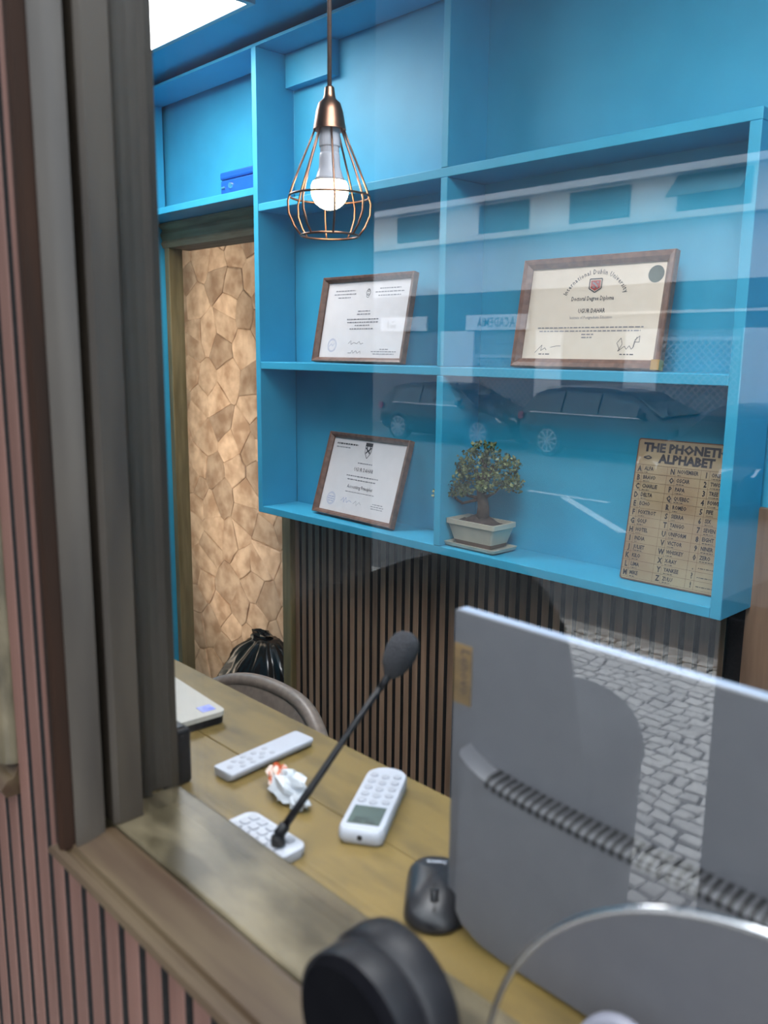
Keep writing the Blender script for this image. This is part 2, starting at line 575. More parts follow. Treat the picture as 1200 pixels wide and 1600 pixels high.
# bottom moulding (nosing), profile in (y, z)
prof = [(0.260, 1.296), (0.247, 1.298), (0.2435, 1.302), (0.2455, 1.3065), (0.2500, 1.3085), (0.2512, 1.3062), (0.2545, 1.3072), (0.2560, 1.3118), (0.264, 1.3155), (0.272, 1.3198), (0.2795, 1.3225), (0.284, 1.3225), (0.284, 1.296)]
mb = MB()
n = len(prof)
left = [(-0.606 - (0.284 - p[0]) * 0.9, p[0], p[1]) for p in prof]
right = [(0.40, p[0], p[1]) for p in prof]
mb.loft([left, right])
shade_auto(mb.build('sill_moulding', 'moulding', w1), 24)
# left upright moulding, profile in (x, y)
pl = [(-0.618, 0.272), (-0.618, 0.2570), (-0.6155, 0.2562), (-0.6115, 0.2620), (-0.608, 0.2695), (-0.6065, 0.2765), (-0.618, 0.2775)]
mb = MB()
mb.loft([[(x, y, z) for x, y in ((-0.6505, 0.272), (-0.6505, 0.2565), (-0.640, 0.2500), (-0.6275, 0.2475), (-0.6235, 0.2492), (-0.6210, 0.2560), (-0.6184, 0.2612), (-0.6184, 0.272))] for z in (1.3085, 2.66)])
shade_auto(mb.build('outer_bead', 'recess_shade', w1), 30)
mb = MB()
zc = 2.66
bot = [(x, y, 1.304 + max(0, (y - 0.246)) * 0.5) for x, y in pl]
mb.loft([bot, [(x, y, zc) for x, y in pl]])
shade_auto(mb.build('upright_moulding', 'frame', w1), 35)
mb = MB()
mb.box(0.375, 0.43, 0.25, 0.283, 1.30, zc)
mb.build('upright_moulding', 'frame', w1, bevel=0.004)
mb = MB()
mb.box(-0.65, 0.43, 0.25, 0.283, 2.60, 2.66)
mb.build('head_moulding', 'frame', w1, bevel=0.004)
# jamb: outer stop, inner stop with a small groove
mb = MB()
mb.prism([(-0.66, 0.2845), (-0.608, 0.2845), (-0.604, 0.288), (-0.604, 0.3085), (-0.66, 0.3085)], 'z', 1.3245, 2.62)
shade_auto(mb.build('outer_stop', 'frame', w1), 30)
mb = MB()
mb.prism([(-0.67, 0.3175), (-0.6325, 0.3175), (-0.6275, 0.322), (-0.6265, 0.329), (-0.6335, 0.332), (-0.6335, 0.345), (-0.629, 0.350), (-0.631, 0.357), (-0.67, 0.357)], 'z', 1.3245, 2.62)
shade_auto(mb.build('inner_stop', 'frame', w1), 30)
mb = MB()
mb.box(-0.67, -0.645, 0.3085, 0.3175, 1.3245, 2.62)
mb.box(0.375, 0.42, 0.2845, 0.357, 1.3245, 2.62)
mb.build('jamb', 'frame', w1)
mb = MB()
mb.box(-0.67, 0.42, 0.2845, 0.357, 2.60, 2.66)
mb.build('head', 'frame', w1)
mb = MB()
mb.box(-0.632, 0.40, 0.2862, 0.357, 1.288, 1.324)
mb.build('sill_board', 'sill', w1, bevel=0.0022)
# pane: full sheet minus half disc on the sill
AX, AZ, AR = -0.094, 1.330, 0.153
X0, X1, Z0, Z1 = -0.645, 0.375, 1.3245, 2.60
NA = 40
arc = [(AX + AR * math.cos(PI - PI * i / NA), max(Z0, AZ + AR * math.sin(PI * i / NA))) for i in range(NA + 1)]
arc[0] = (AX - AR, Z0)
arc[-1] = (AX + AR, Z0)
outl = [(X0, Z0)] + arc + [(X1, Z0), (X1, Z1), (X0, Z1)]
# split into strips so every face is simple
mb = MB()
for y, flip in ((GY - 0.002, False), (GY + 0.002, True)):
    fs = []
    vs = [(X0, y, Z0), (AX - AR, y, Z0), (AX - AR, y, Z1), (X0, y, Z1)]
    mb.add(vs, [(0, 1, 2, 3)[::-1 if flip else 1]])
    vs = [(AX + AR, y, Z0), (X1, y, Z0), (X1, y, Z1), (AX + AR, y, Z1)]
    mb.add(vs, [(0, 1, 2, 3)[::-1 if flip else 1]])
    for (ax, az), (bx, bz) in zip(arc[:-1], arc[1:]):
        if bx - ax < 1e-6:
            continue
        mb.add([(ax, y, az), (bx, y, bz), (bx, y, Z1), (ax, y, Z1)], [(0, 1, 2, 3)[::-1 if flip else 1]])
pane = mb.build('pane', 'glass', w1)
pane['label'] = 'clear glass pane mirroring the street outside'
mb = MB()
pts = [(AX + (AR - 0.001) * math.cos(PI - PI * i / 48), GY, AZ + (AR - 0.001) * math.sin(PI * i / 48)) for i in range(49)]
mb.tube(pts, 0.0017, 10)
o = mb.build('opening_rim', 'chrome', w1, smooth=True)
o['label'] = 'polished silver rim of the half-round opening'

# ---- a second framed window further left on the same wall
w2 = struct('window_2', 'neighbouring window with a pale brown moulded frame at the left edge', 'window')
mb = MB()
mb.loft([[(x, y, z) for y, z in ((0.272, 1.303), (0.250, 1.303), (0.246, 1.311), (0.252, 1.318), (0.258, 1.320), (0.262, 1.329), (0.272, 1.331))] for x in (-1.55, -0.747)])
shade_auto(mb.build('sill_moulding', 'moulding', w2), 40)
mb = MB()
mb.prism([(-0.800, 0.272), (-0.800, 0.262), (-0.79, 0.25), (-0.765, 0.248), (-0.752, 0.254), (-0.748, 0.262), (-0.748, 0.272)][::-1], 'z', 1.332, 2.62)
shade_auto(mb.build('upright_moulding', 'sill', w2), 40)
mb = MB()
mb.box(-1.55, -0.80, 0.266, 0.2715, 1.332, 2.62)
mb.build('pane', 'car_glass', w2)

# ---- inner room shell
sbuild(MB().box(-4.6, 0.62, 0.30, 2.6, -0.12, 0.0), 'floor', 'floor', 'grey floor behind the counter and in the room beyond', 'floor')
ce = MB()
ce.box(-4.6, 0.62, 0.30, 2.6, 2.53, 2.72)
sbuild(ce, 'ceiling', 'blue', 'blue painted ceiling above the shelves', 'ceiling')
sbuild(MB().box(-2.86, -2.78, 0.30, 1.6, 0.0, 2.6), 'wall_left', 'blue', 'narrow strip of blue side wall left of the doorway', 'wall')
sbuild(MB().box(0.50, 0.60, 0.30, 1.6, 0.0, 2.6), 'wall_right', 'blue', 'blue side wall right of the shelves', 'wall')
wb = struct('wall_back', 'back wall, blue above and dark vertical wood slats below the shelves', 'wall')
mb = MB()
mb.box(-2.117, 0.50, 1.613, 1.68, 0.0, 2.6)
mb.box(-2.86, -2.117, 1.613, 1.68, 2.12, 2.6)
mb.box(-2.86, -2.776, 1.613, 1.640, 0.0, 2.12)
mb.box(-4.5, -2.86, 1.613, 1.69, 0.0, 2.6)
mb.build('plaster', 'blue', wb)
mb = MB()
mb.box(-2.071, 0.50, 1.6115, 1.6128, 0.0, 1.30)
mb.build('backing_panel', 'felt', wb)
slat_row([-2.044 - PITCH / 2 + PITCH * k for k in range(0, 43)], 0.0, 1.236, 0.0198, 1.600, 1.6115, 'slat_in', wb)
mb = MB()
mb.box(-0.668, -0.590, 1.594, 1.6115, 0.0, 1.42)
mb.build('trim_board', 'slat_in', wb)
mb = MB()
mb.box(-0.585, 0.50, 1.603, 1.6115, 0.0, 1.42)
mb.build('side_panel', 'slat_in', wb)
# blue boxed-in duct up in the middle bay
sbuild(MB().box(-2.053, -1.862, 1.568, 1.6125, 2.412, 2.4985), 'trim_1', 'blue', 'short blue boxed-in duct under the ceiling behind the lamp cord', 'trim')

# ---- doorway
d1 = struct('door_1', 'open doorway with olive-gold wooden casing left of the slatted wall', 'door')
mb = MB(); mb.box(-2.117, -2.074, 1.585, 1.69, 0.0, 2.04); mb.build('jamb', 'jamb', d1, bevel=0.003)
mb = MB(); mb.box(-2.770, -2.742, 1.585, 1.640, 0.0, 2.04); mb.build('jamb', 'jamb', d1, bevel=0.003)
mb = MB()
mb.loft([[(x, y, z) for y, z in ((1.69, 2.0405), (1.585, 2.0405), (1.578, 2.055), (1.583, 2.065), (1.576, 2.085), (1.584, 2.10), (1.570, 2.112), (1.570, 2.1195), (1.69, 2.1195))] for x in (-2.778, -2.076)])
shade_auto(mb.build('header', 'header', d1), 40)

# ---- room beyond: stone wall
ws = struct('wall_far', 'irregular tan stone wall seen through the doorway', 'wall')
mb = MB(); mb.box(-4.6, -2.2, 2.10, 2.2, 0.0, 2.6); mb.build('mortar_bed', 'mortar', ws)
rs = random.Random(3)
SX, SZ = 0.165, 0.102
sites = []
for j in range(-1, 26):
    for i in range(-1, 10):
        sites.append((-3.95 + (i + 0.5 + (0.5 if j % 2 else 0) + rs.uniform(-.42, .42)) * SX, (j + 0.5 + rs.uniform(-.40, .40)) * SZ))


def clip(poly, mx, my, nx, ny):
    out = []
    for k in range(len(poly)):
        a, b = poly[k], poly[(k + 1) % len(poly)]
        da = (a[0] - mx) * nx + (a[1] - my) * ny
        db = (b[0] - mx) * nx + (b[1] - my) * ny
        if da <= 0:
            out.append(a)
        if (da < 0 < db) or (db < 0 < da):
            t = da / (da - db)
            out.append((a[0] + (b[0] - a[0]) * t, a[1] + (b[1] - a[1]) * t))
    return out


for (sx, sz) in sites:
    if not (-3.78 < sx < -2.5 and 0.05 < sz < 2.42):
        continue
    poly = [(sx - .4, sz - .4), (sx + .4, sz - .4), (sx + .4, sz + .4), (sx - .4, sz + .4)]
    for (tx, tz) in sites:
        d = (tx - sx) ** 2 + (tz - sz) ** 2
        if 0 < d < 0.45 ** 2:
            poly = clip(poly, (sx + tx) / 2, (sz + tz) / 2, tx - sx, tz - sz)
            if len(poly) < 3:
                break
    if len(poly) < 3:
        continue
    cx = sum(p[0] for p in poly) / len(poly)
    cz = sum(p[1] for p in poly) / len(poly)
    # split long edges for a rough outline
    pp = []
    for k in range(len(poly)):
        a, b = poly[k], poly[(k + 1) % len(poly)]
        l = math.hypot(a[0] - b[0], a[1] - b[1])
        pp.append(a)
        if l > 0.05:
            q = rs.uniform(.35, .65)
            pp.append((a[0] + (b[0] - a[0]) * q + rs.uniform(-.006, .006), a[1] + (b[1] - a[1]) * q + rs.uniform(-.006, .006)))

    def shr(p, d):
        l = math.hypot(p[0] - cx, p[1] - cz) or 1
        k = max(0.2, 1 - d / l)
        return (cx + (p[0] - cx) * k, cz + (p[1] - cz) * k)
    h = rs.uniform(0.004, 0.009)
    tilt = (rs.uniform(-.015, .015), rs.uniform(-.015, .015))
    rings = []
    for d, y in ((0.0010, 0.0), (0.0020, h * 0.75), (0.0075, h)):
        rings.append([(q[0], 2.10 - y - ((q[0] - cx) * tilt[0] + (q[1] - cz) * tilt[1]) * (1 if y else 0), q[1]) for q in (shr(p, d) for p in pp)])
    mb = MB()
    k = len(pp)
    vs = [v for r in rings for v in r] + [(cx, 2.10 - h - 0.001, cz)]
    fs = []
    for a in range(2):
        for b in range(k):
            fs.append((a * k + b, a * k + (b + 1) % k, (a + 1) * k + (b + 1) % k, (a + 1) * k + b))
    for b in range(k):
        fs.append((2 * k + b, 2 * k + (b + 1) % k, 3 * k))
    mb.add(vs, fs)
    # the object's origin stays on the stone
    o = mb.build('stone', 'stone', ws)
sbuild(MB().box(-2.2, -2.12, 1.69, 2.1, 0.0, 2.6), 'wall_passage', 'white_wall', 'pale side wall of the room beyond the doorway', 'wall')
sbuild(MB().box(-4.6, -4.5, 0.30, 2.1, 0.0, 2.6), 'wall_end', 'white_wall', 'pale end wall of the room beyond the doorway', 'wall')

# ================================================================== LIGHT FITTINGS
def led_panel(x0, y0, label):
    x1, y1, z = x0 + 0.59, y0 + 0.59, 2.53
    t = thing('led_panel', label, 'ceiling light', (x0 + .295, y0 + .295, z), group='square LED ceiling panels')
    mb = MB(); mb.box(x0, x1, y0, y1, z - 0.0065, z - 0.003); mb.build('diffuser', 'panel', t)
    mb = MB()
    mb.box(x0 - .015, x1 + .015, y0 - .015, y0, z - .0095, z - .0005); mb.box(x0 - .015, x1 + .015, y1, y1 + .015, z - .0095, z - .0005)
    mb.box(x0 - .015, x0, y0, y1, z - .0095, z - .0005); mb.box(x1, x1 + .015, y0, y1, z - .0095, z - .0005)
    mb.build('rim', 'white_plastic', t)


led_panel(-2.475, 0.735, 'lit white LED panel in the blue ceiling, the one showing at the top left')
led_panel(-0.78, 0.34, 'lit white LED panel in the ceiling above the counter, out of view')
t = thing('passage_fill_light', 'warm upright fill light added out of view beyond the doorway to light the stone wall', 'fill light', (-3.2, 1.69, 0.3))  # unseen light added to brighten the stones evenly
mb = MB(); mb.box(-3.30, -3.06, 1.6905, 1.700, 0.35, 2.30); mb.build('back_plate', 'white_plastic', t)
mb = MB(); mb.box(-3.28, -3.08, 1.7005, 1.722, 0.37, 2.28); mb.build('diffuser', 'back_fill', t, bevel=0.008)

# pendant lamp
LX, LY = -1.129, 0.95
t = thing('pendant_lamp', 'copper wire-cage pendant lamp with a lit bulb hanging before the shelves', 'lamp', (LX, LY, 1.88))
mb = MB(); mb.tube([(LX, LY, 2.098), (LX, LY, 2.515)], 0.0036, 10); mb.build('cord', 'cord', t, smooth=True)
mb = MB(); mb.lathe([(0.045, 2.513), (0.048, 2.5295)], (LX, LY, 0), 28); mb.build('ceiling_rose', 'copper', t)
mb = MB()
mb.lathe([(0.0045, 2.113), (0.0075, 2.110), (0.009, 2.098), (0.0105, 2.093), (0.0175, 2.087), (0.0215, 2.075), (0.0255, 2.053), (0.0265, 2.047), (0.0245, 2.0465), (0.0, 2.052)], (LX, LY, 0), 28)
shade_auto(mb.build('cap', 'copper', t), 35)
mb = MB(); mb.lathe([(0.0, 2.050), (0.017, 2.050), (0.017, 2.022), (0.0155, 2.020), (0.0155, 2.012), (0.0, 2.012)], (LX, LY, 0), 22); mb.build('socket', 'white_plastic', t, smooth=False)
bp = MB()
bp.lathe([(0.0155, 2.012), (0.0165, 2.008), (0.0175, 1.99), (0.022, 1.975), (0.0272, 1.968)], (LX, LY, 0), 26)
bulb = bp.build('bulb', 'white_plastic', t, smooth=True)
bp = MB()
bp.lathe([(0.0272, 1.968)] + [(0.0305 * math.cos(a), 1.955 - 0.0305 * math.sin(a)) for a in [math.radians(-15 + 105 * i / 10) for i in range(11)]], (LX, LY, 0), 26)
bp.build('globe', 'bulb', bulb, smooth=True)
cage = [(0.0225, 2.050), (0.034, 2.022), (0.048, 1.990), (0.061, 1.958), (0.068, 1.936), (0.067, 1.918), (0.058, 1.898), (0.047, 1.884)]
for k in range(8):
    a = 2 * PI * k / 8 + 0.2
    mb = MB(); mb.tube([(LX + r * math.cos(a), LY + r * math.sin(a), z) for r, z in cage], 0.0017, 8)
    mb.build('cage_bar', 'copper', t, smooth=True)
for r, z in ((0.0655, 1.945), (0.047, 1.884)):
    mb = MB(); mb.tube([(LX + r * math.cos(2 * PI * k / 40), LY + r * math.sin(2 * PI * k / 40), z) for k in range(40)], 0.0018, 8, closed=True)
    mb.build('cage_ring', 'copper', t, smooth=True)

# ================================================================== BLUE SHELVES
t = thing('wall_shelf', 'bright blue painted wall shelving with open bays above the slatted panel', 'shelf', (-1.4, 1.6, 1.228))
SY0, SY1 = 1.470, 1.5985


def board(name, x0, x1, z0, z1, y0=SY0, y1=SY1):
    mb = MB(); mb.box(x0, x1, y0, y1, z0, z1)
    return mb.build(name, 'blue', t, bevel=0.0015)


ZB0, ZB1, ZM0, ZM1, ZU0, ZU1 = 1.228, 1.248, 1.646, 1.666, 2.076, 2.096
board('side_panel', -2.076, -2.055, ZB0 + 0.0005, 2.499)
board('side_panel', -0.681, -0.660, ZB0 + 0.0005, ZU0 - 0.0004)
for z0, z1, in ((ZB1, ZM0), (ZM1, ZU0), (ZU1, 2.499)):
    board('divider', -1.368, -1.348, z0 + 0.0004, z1 - 0.0004)
board('shelf_board', -2.0545, -0.6815, ZB0, ZB1, SY0 + 0.001)
board('shelf_board', -2.0545, -0.6815, ZM0, ZM1, SY0 + 0.001)
board('shelf_board', -2.0545, -0.660, ZU0, ZU1, SY0 + 0.001)
board('shelf_board', -2.779, -2.0765, 2.122, 2.142, SY0 + 0.001)
board('top_board', -2.779, -0.660, 2.4995, 2.508, SY0 + 0.002)
mb = MB(); mb.box(-2.0545, -0.6815, 1.5988, 1.6112, ZB1 - 0.01, 2.499)
mb.build('back_board', 'blue', t)

# cash box on the shelf over the door
t = thing('cash_box', 'small cobalt blue metal cash box on the shelf over the doorway', 'box', (-2.20, 1.53, 2.142))
mb = MB(); mb.box(-2.275, -2.095, 1.495, 1.585, 2.1425, 2.186); mb.build('body', 'cashbox', t, bevel=0.004)
mb = MB(); mb.box(-2.277, -2.093, 1.493, 1.587, 2.187, 2.209); mb.build('lid', 'cashbox', t, bevel=0.006)
mb = MB(); mb.lathe([(0.0, -0.004), (0.008, -0.004), (0.0095, 0.0)], (-2.222, 1.495, 2.168), 18, 'y'); mb.build('lock', 'chrome', t)
mb = MB(); mb.box(-2.268, -2.25, 1.492, 1.495, 2.163, 2.168); mb.build('latch', 'chrome', t)


# ================================================================== FRAMED CERTIFICATES
def framed(label, X, Y, Z, w, h, lean, yaw, paper, fw=0.013, deep=0.017):
    t = thing('framed_certificate', label, 'framed document', (X, Y, Z), (PI / 2 - lean, 0, yaw))
    # mitred mouldings in local x right, y up, z towards the street
    pr = [(0.0, 0.0), (0.0, deep), (0.002, deep + 0.002), (fw * 0.55, deep), (fw, deep - 0.008), (fw, 0.0)]

    def side(ax, ay, bx, by, nx, ny):
        mb = MB()
        tx, ty = (bx - ax), (by - ay)
        l = math.hypot(tx, ty)
        tx, ty = tx / l, ty / l
        ra = [(ax + tx * d + nx * d, ay + ty * d + ny * d, z) for d, z in pr]
        rb = [(bx - tx * d + nx * d, by - ty * d + ny * d, z) for d, z in pr]
        mb.loft([ra, rb])
        mb.build('frame_bar', 'frame_wood', t, local=True)
    side(-w / 2, 0, w / 2, 0, 0, 1)
    side(w / 2, 0, w / 2, h, -1, 0)
    side(w / 2, h, -w / 2, h, 0, -1)
    side(-w / 2, h, -w / 2, 0, 1, 0)
    mb = MB(); mb.box(-w / 2 + fw * .6, w / 2 - fw * .6, fw * .6, h - fw * .6, 0.001, 0.0045); pa = mb.build('sheet', paper, t, local=True)
    return t, pa


def place_print(mb, m, parent, zoff=0.0045):
    mb.v = [(x, y, z + zoff) for x, y, z in mb.v]
    o = mb.build('printed_matter', m, parent, local=True)
    o['kind'] = 'stuff'


def lines(mb, rows, x, rnd, align='C'):
    """unreadably small print: rows of word-like dashes"""
    for y, w, hgt in rows:
        px = x - w / 2 if align == 'C' else x
        end = px + w
        while px < end - 0.001:
            l = min(rnd.uniform(0.004, 0.012), end - px)
            rect(mb, px, px + l, y - hgt / 2, y + hgt / 2)
            px += l + 0.0022


# upper left certificate
t, pa = framed('walnut-framed white certificate with small grey print, upper left bay on the middle shelf', -1.692, 1.520, 1.6675, 0.338, 0.226, 0.20, 0.02, 'paper_white')
rp = random.Random(11)
a, b, c = MB(), MB(), MB()
lines(a, [(0.190, 0.075, .0026), (0.181, 0.085, .0026), (0.172, 0.05, .0026)], -0.085, rp)
lines(a, [(0.192, 0.075, .0026), (0.183, 0.105, .0026), (0.174, 0.08, .0026)], 0.082, rp)
lines(a, [(0.135, 0.045, .0026), (0.127, 0.05, .0028), (0.114, 0.12, .003), (0.106, 0.115, .003), (0.098, 0.055, .003), (0.089, 0.09, .003)], -0.003, rp)
lines(a, [(0.036, 0.03, .002), (0.030, 0.09, .002), (0.024, 0.075, .002)], 0.09, rp)
stroke(b, [(-.045, .050), (-.036, .058), (-.034, .048), (-.024, .053), (-.012, .050), (-.004, .056), (.002, .049), (.012, .052)], .0009)
stroke(b, [(-.042, .026), (-.030, .026), (-.026, .033), (-.022, .025), (-.012, .032), (-.006, .025), (.004, .031), (.006, .024)], .0009)
ring2d(b, 0.004, 0.183, 0.0075, 0.0012, 14); ring2d(b, 0.003, 0.175, 0.005, 0.001, 12); ring2d(b, 0.004, 0.189, 0.004, 0.001, 10)
ring2d(c, -0.108, 0.046, 0.017, 0.0009); ring2d(c, -0.108, 0.046, 0.0145, 0.0006)
stroke(c, [(-.12, .042), (-.112, .05), (-.106, .044), (-.098, .052)], .0008)
place_print(a, 'ink_soft', pa); place_print(b, 'ink', pa); place_print(c, 'ink_blue', pa)

# lower left certificate
t, pa = framed('walnut-framed white certificate with a black crest, lower left bay on the bottom shelf', -1.712, 1.522, 1.2495, 0.328, 0.232, 0.30, -0.03, 'paper_white')
a, b, c = MB(), MB(), MB()
lines(b, [(0.203, 0.09, .004)], -0.135, rp, 'L')
lines(a, [(0.193, 0.06, .003)], -0.135, rp, 'L')
b.add([(-.013, .213, .0006), (.013, .213, .0006), (.013, .203, .0006), (-.013, .203, .0006)], [(3, 2, 1, 0)[::-1]])
for q in ([(-.014, .213), (-.012, .186), (0, .170), (.012, .186), (.014, .213)],):
    stroke(b, q, .0016)
stroke(b, [(-.011, .2), (0, .19), (.011, .2)], .004); stroke(b, [(-.008, .184), (0, .192), (.008, .184)], .004); stroke(b, [(-.006, .203), (-.006, .193)], .003); stroke(b, [(.006, .203), (.006, .193)], .003)
lines(a, [(0.155, 0.06, .0026)], 0.0, rp)
put_text(b, 'UGUR DAHAR', 0.0, 0.132, 0.0155, width=0.078)
lines(a, [(0.118, 0.13, .0028), (0.108, 0.115, .0028)], 0.0, rp)
put_text(b, 'Accounting Principles', 0.0, 0.084, 0.0145, width=0.104)
lines(a, [(0.074, 0.12, .0018)], 0.005, rp)
ring2d(c, -0.108, 0.047, 0.017, 0.0010); ring2d(c, -0.108, 0.047, 0.014, 0.0007); lines(c, [(0.052, 0.022, .0018), (0.046, 0.026, .0018), (0.040, 0.02, .0018)], -0.108, rp)
stroke(c, [(-.065, .045), (-.055, .055), (-.052, .042), (-.045, .057), (-.040, .043), (-.03, .05), (-.02, .046)], .001)
stroke(a, [(-.012, .043), (-.002, .052), (.002, .040), (.012, .050), (.02, .043)], .0009)
lines(a, [(0.052, 0.04, .002), (0.046, 0.05, .002), (0.040, 0.045, .002)], 0.085, rp)
place_print(a, 'ink_soft', pa); place_print(b, 'ink', pa); place_print(c, 'ink_blue', pa)

# diploma
t, pa = framed('larger walnut-framed cream diploma with arched blackletter heading in the right bay', -1.008, 1.520, 1.6675, 0.346, 0.226, 0.17, 0.02, 'paper_cream', fw=0.019, deep=0.016)
a, b, c, d = MB(), MB(), MB(), MB()
head = 'International Dublin University'
ws_ = []
for ch in head:
    v, f_, x0, x1 = text_mesh(ch, 0.012) if ch != ' ' else (None, None, 0, 0.25)
    ws_.append(x1 - x0 + 0.11)
tot = sum(ws_)
pos = 0
Rr = 0.072
for ch, wv in zip(head, ws_):
    u = (pos + wv / 2) / tot
    pos += wv
    ang = math.radians(158 - 136 * u)
    if ch != ' ':
        put_text(b, ch, 0.004 + Rr * 1.0 * math.cos(ang), 0.124 + Rr * 0.93 * math.sin(ang), 0.0135, rot=ang - PI / 2, bold=0.012, wide=0.8)
put_text(b, 'Doctoral Degree Diploma', 0.0, 0.138, 0.0125, bold=0.012, width=0.098)
put_text(b, 'UGUR DAHAR', 0.002, 0.113, 0.0125, bold=0.015, width=0.062)
put_text(a, 'Institute of Postgraduate Education', 0.002, 0.101, 0.0085, width=0.098)
lines(a, [(0.0835, 0.245, .0022), (0.0765, 0.235, .0022), (0.0695, 0.028, .0022), (0.0635, 0.026, .0022)], 0.0, rp)
disc2d(c, 0.133, 0.184, 0.0165)
d.add([(-.008, .178, .0008), (-.008, .163, .0008), (.003, .157, .0008), (.014, .163, .0008), (.014, .178, .0008)], [(0, 1, 2, 3, 4)])
stroke(b, [(-.011, .181), (-.011, .162), (.003, .154), (.017, .162), (.017, .181), (-.011, .181)], .0022, .0009)
stroke(a, [(-.004, .174), (.003, .170), (.009, .163)], .0035, .0011); stroke(a, [(-.003, .165), (.002, .163)], .003, .0011); stroke(a, [(.006, .175), (.010, .173)], .003, .0011)
stroke(b, [(-.122, .032), (-.106, .048), (-.108, .036), (-.098, .042), (-.094, .037)], .001); stroke(b, [(-.085, .043), (-.07, .046), (-.06, .046)], .0009)
lines(b, [(0.029, 0.028, .002)], -0.098, rp)
stroke(b, [(.078, .038), (.070, .052), (.078, .062), (.082, .05), (.074, .036), (.088, .046), (.092, .04), (.098, .047), (.103, .040), (.108, .046)], .001)
stroke(b, [(.112, .064), (.106, .042), (.108, .058), (.118, .066), (.118, .054), (.108, .054)], .001)
lines(b, [(0.030, 0.03, .002)], 0.094, rp)
place_print(a, 'ink_soft', pa); place_print(b, 'ink', pa); place_print(c, 'seal', pa); place_print(d, 'red_print', pa)
mb = MB(); mb.box(0.156, 0.1735, -0.0005, 0.019, 0.002, 0.0185); mb.build('corner_clip', 'gold', t, local=True)

# ================================================================== PHONETIC ALPHABET TIN SIGN
t = thing('tin_sign', 'aged tan tin sign listing the phonetic alphabet, leaning in the right bay', 'sign', (-0.803, 1.536, 1.2495), (PI / 2 - 0.165, 0, 0.04))
SW, SH = 0.202, 0.287
mb = MB(); mb.prism([(x, y + SH / 2) for x, y in rrect(SW, SH, 0.005, 3)], 'z', 0.0, 0.0015); mb.build('edge', 'rust', t, local=True)
mb = MB(); mb.prism([(x, y + SH / 2) for x, y in rrect(SW - 0.005, SH - 0.005, 0.004, 3)], 'z', 0.0, 0.0018); pl_ = mb.build('plate', 'tin', t, local=True)
a, b = MB(), MB()
put_text(a, 'THE PHONETIC', 0.0, 0.262, 0.0235, bold=0.05, width=0.176)
put_text(a, 'ALPHABET', 0.004, 0.241, 0.0235, bold=0.05, width=0.115)
stroke(a, [(-.085, .249), (-.075, .2525), (-.068, .249), (-.075, .2465), (-.085, .249)], .0025); stroke(a, [(.075, .249), (.092, .249)], .002)
c1 = ['ALFA', 'BRAVO', 'CHARLIE', 'DELTA', 'ECHO', 'FOXTROT', 'GOLF', 'HOTEL', 'INDIA', 'JULIET', 'KILO', 'LIMA', 'MIKE']
c2 = ['NOVEMBER', 'OSCAR', 'PAPA', 'QUEBEC', 'ROMEO', 'SIERRA', 'TANGO', 'UNIFORM', 'VICTOR', 'WHISKEY', 'X-RAY', 'YANKEE', 'ZULU']
c3 = ['ONE', 'TWO', 'TREE', 'FOWER', 'FIFE', 'SIX', 'SEVEN', 'EIGHT', 'NINER', 'ZERO', '', '', '']
k3 = ['1', '2', '3', '4', '5', '6', '7', '8', '9', '0', '.', '?', '!']
MORSE = {'A': '.-', 'B': '-...', 'C': '-.-.', 'D': '-..', 'E': '.', 'F': '..-.', 'G': '--.', 'H': '....', 'I': '..', 'J': '.---', 'K': '-.-', 'L': '.-..', 'M': '--', 'N': '-.', 'O': '---', 'P': '.--.', 'Q': '--.-', 'R': '.-.', 'S': '...', 'T': '-', 'U': '..-', 'V': '...-', 'W': '.--', 'X': '-..-', 'Y': '-.--', 'Z': '--..', '1': '.----', '2': '..---', '3': '...--', '4': '....-', '5': '.....', '6': '-....', '7': '--...', '8': '---..', '9': '----.', '0': '-----', '.': '.-.-.-', '?': '..--..', '!': '-.-.--'}
XC = [-0.099, -0.029, 0.039]
RH = 0.0176
for ci, (x0, words) in enumerate(zip(XC, (c1, c2, c3))):
    for r in range(13):
        yt = 0.234 - RH * r
        key = words[r][0] if ci < 2 else k3[r]
        put_text(a, key, x0 + 0.009, yt - 0.0135, 0.0155, bold=0.035, wide=0.75)
        if words[r]:
            put_text(a, words[r], x0 + 0.019, yt - 0.0105, 0.0108, align='L', bold=0.028, wide=0.76)
        px = x0 + 0.0195
        big = 1.0 if words[r] else 1.5
        yy = yt - 0.0145 if words[r] else yt - 0.010
        for s_ in MORSE[key]:
            l = (0.0042 if s_ == '-' else 0.0015) * big
            rect(a, px, px + l, yy - 0.0007, yy + 0.0007)
            px += l + 0.0014
for r in range(14):
    y = 0.2345 - RH * r
    rect(b, -0.099, 0.099, y - 0.00025, y + 0.00025)
for x in (-0.084, -0.031, -0.014, 0.037, 0.054):
    rect(b, x - .00025, x + .00025, 0.0055, 0.2345)
place_print(a, 'ink', pl_, 0.0018)
place_print(b, 'rust', pl_, 0.0018)

# ================================================================== BONSAI
BX, BY, BZ = -1.272, 1.528, 1.248
t = thing('bonsai', 'small green bonsai in a cream glazed pot on a matching tray', 'potted plant', (BX, BY, BZ))


def rloft(levels, n=4):
    rings = []
    for w, d, z in levels:
        rings.append([(BX + x, BY + y, BZ + z) for x, y in rrect(w, d, min(w, d) * 0.08, n)])
    return rings


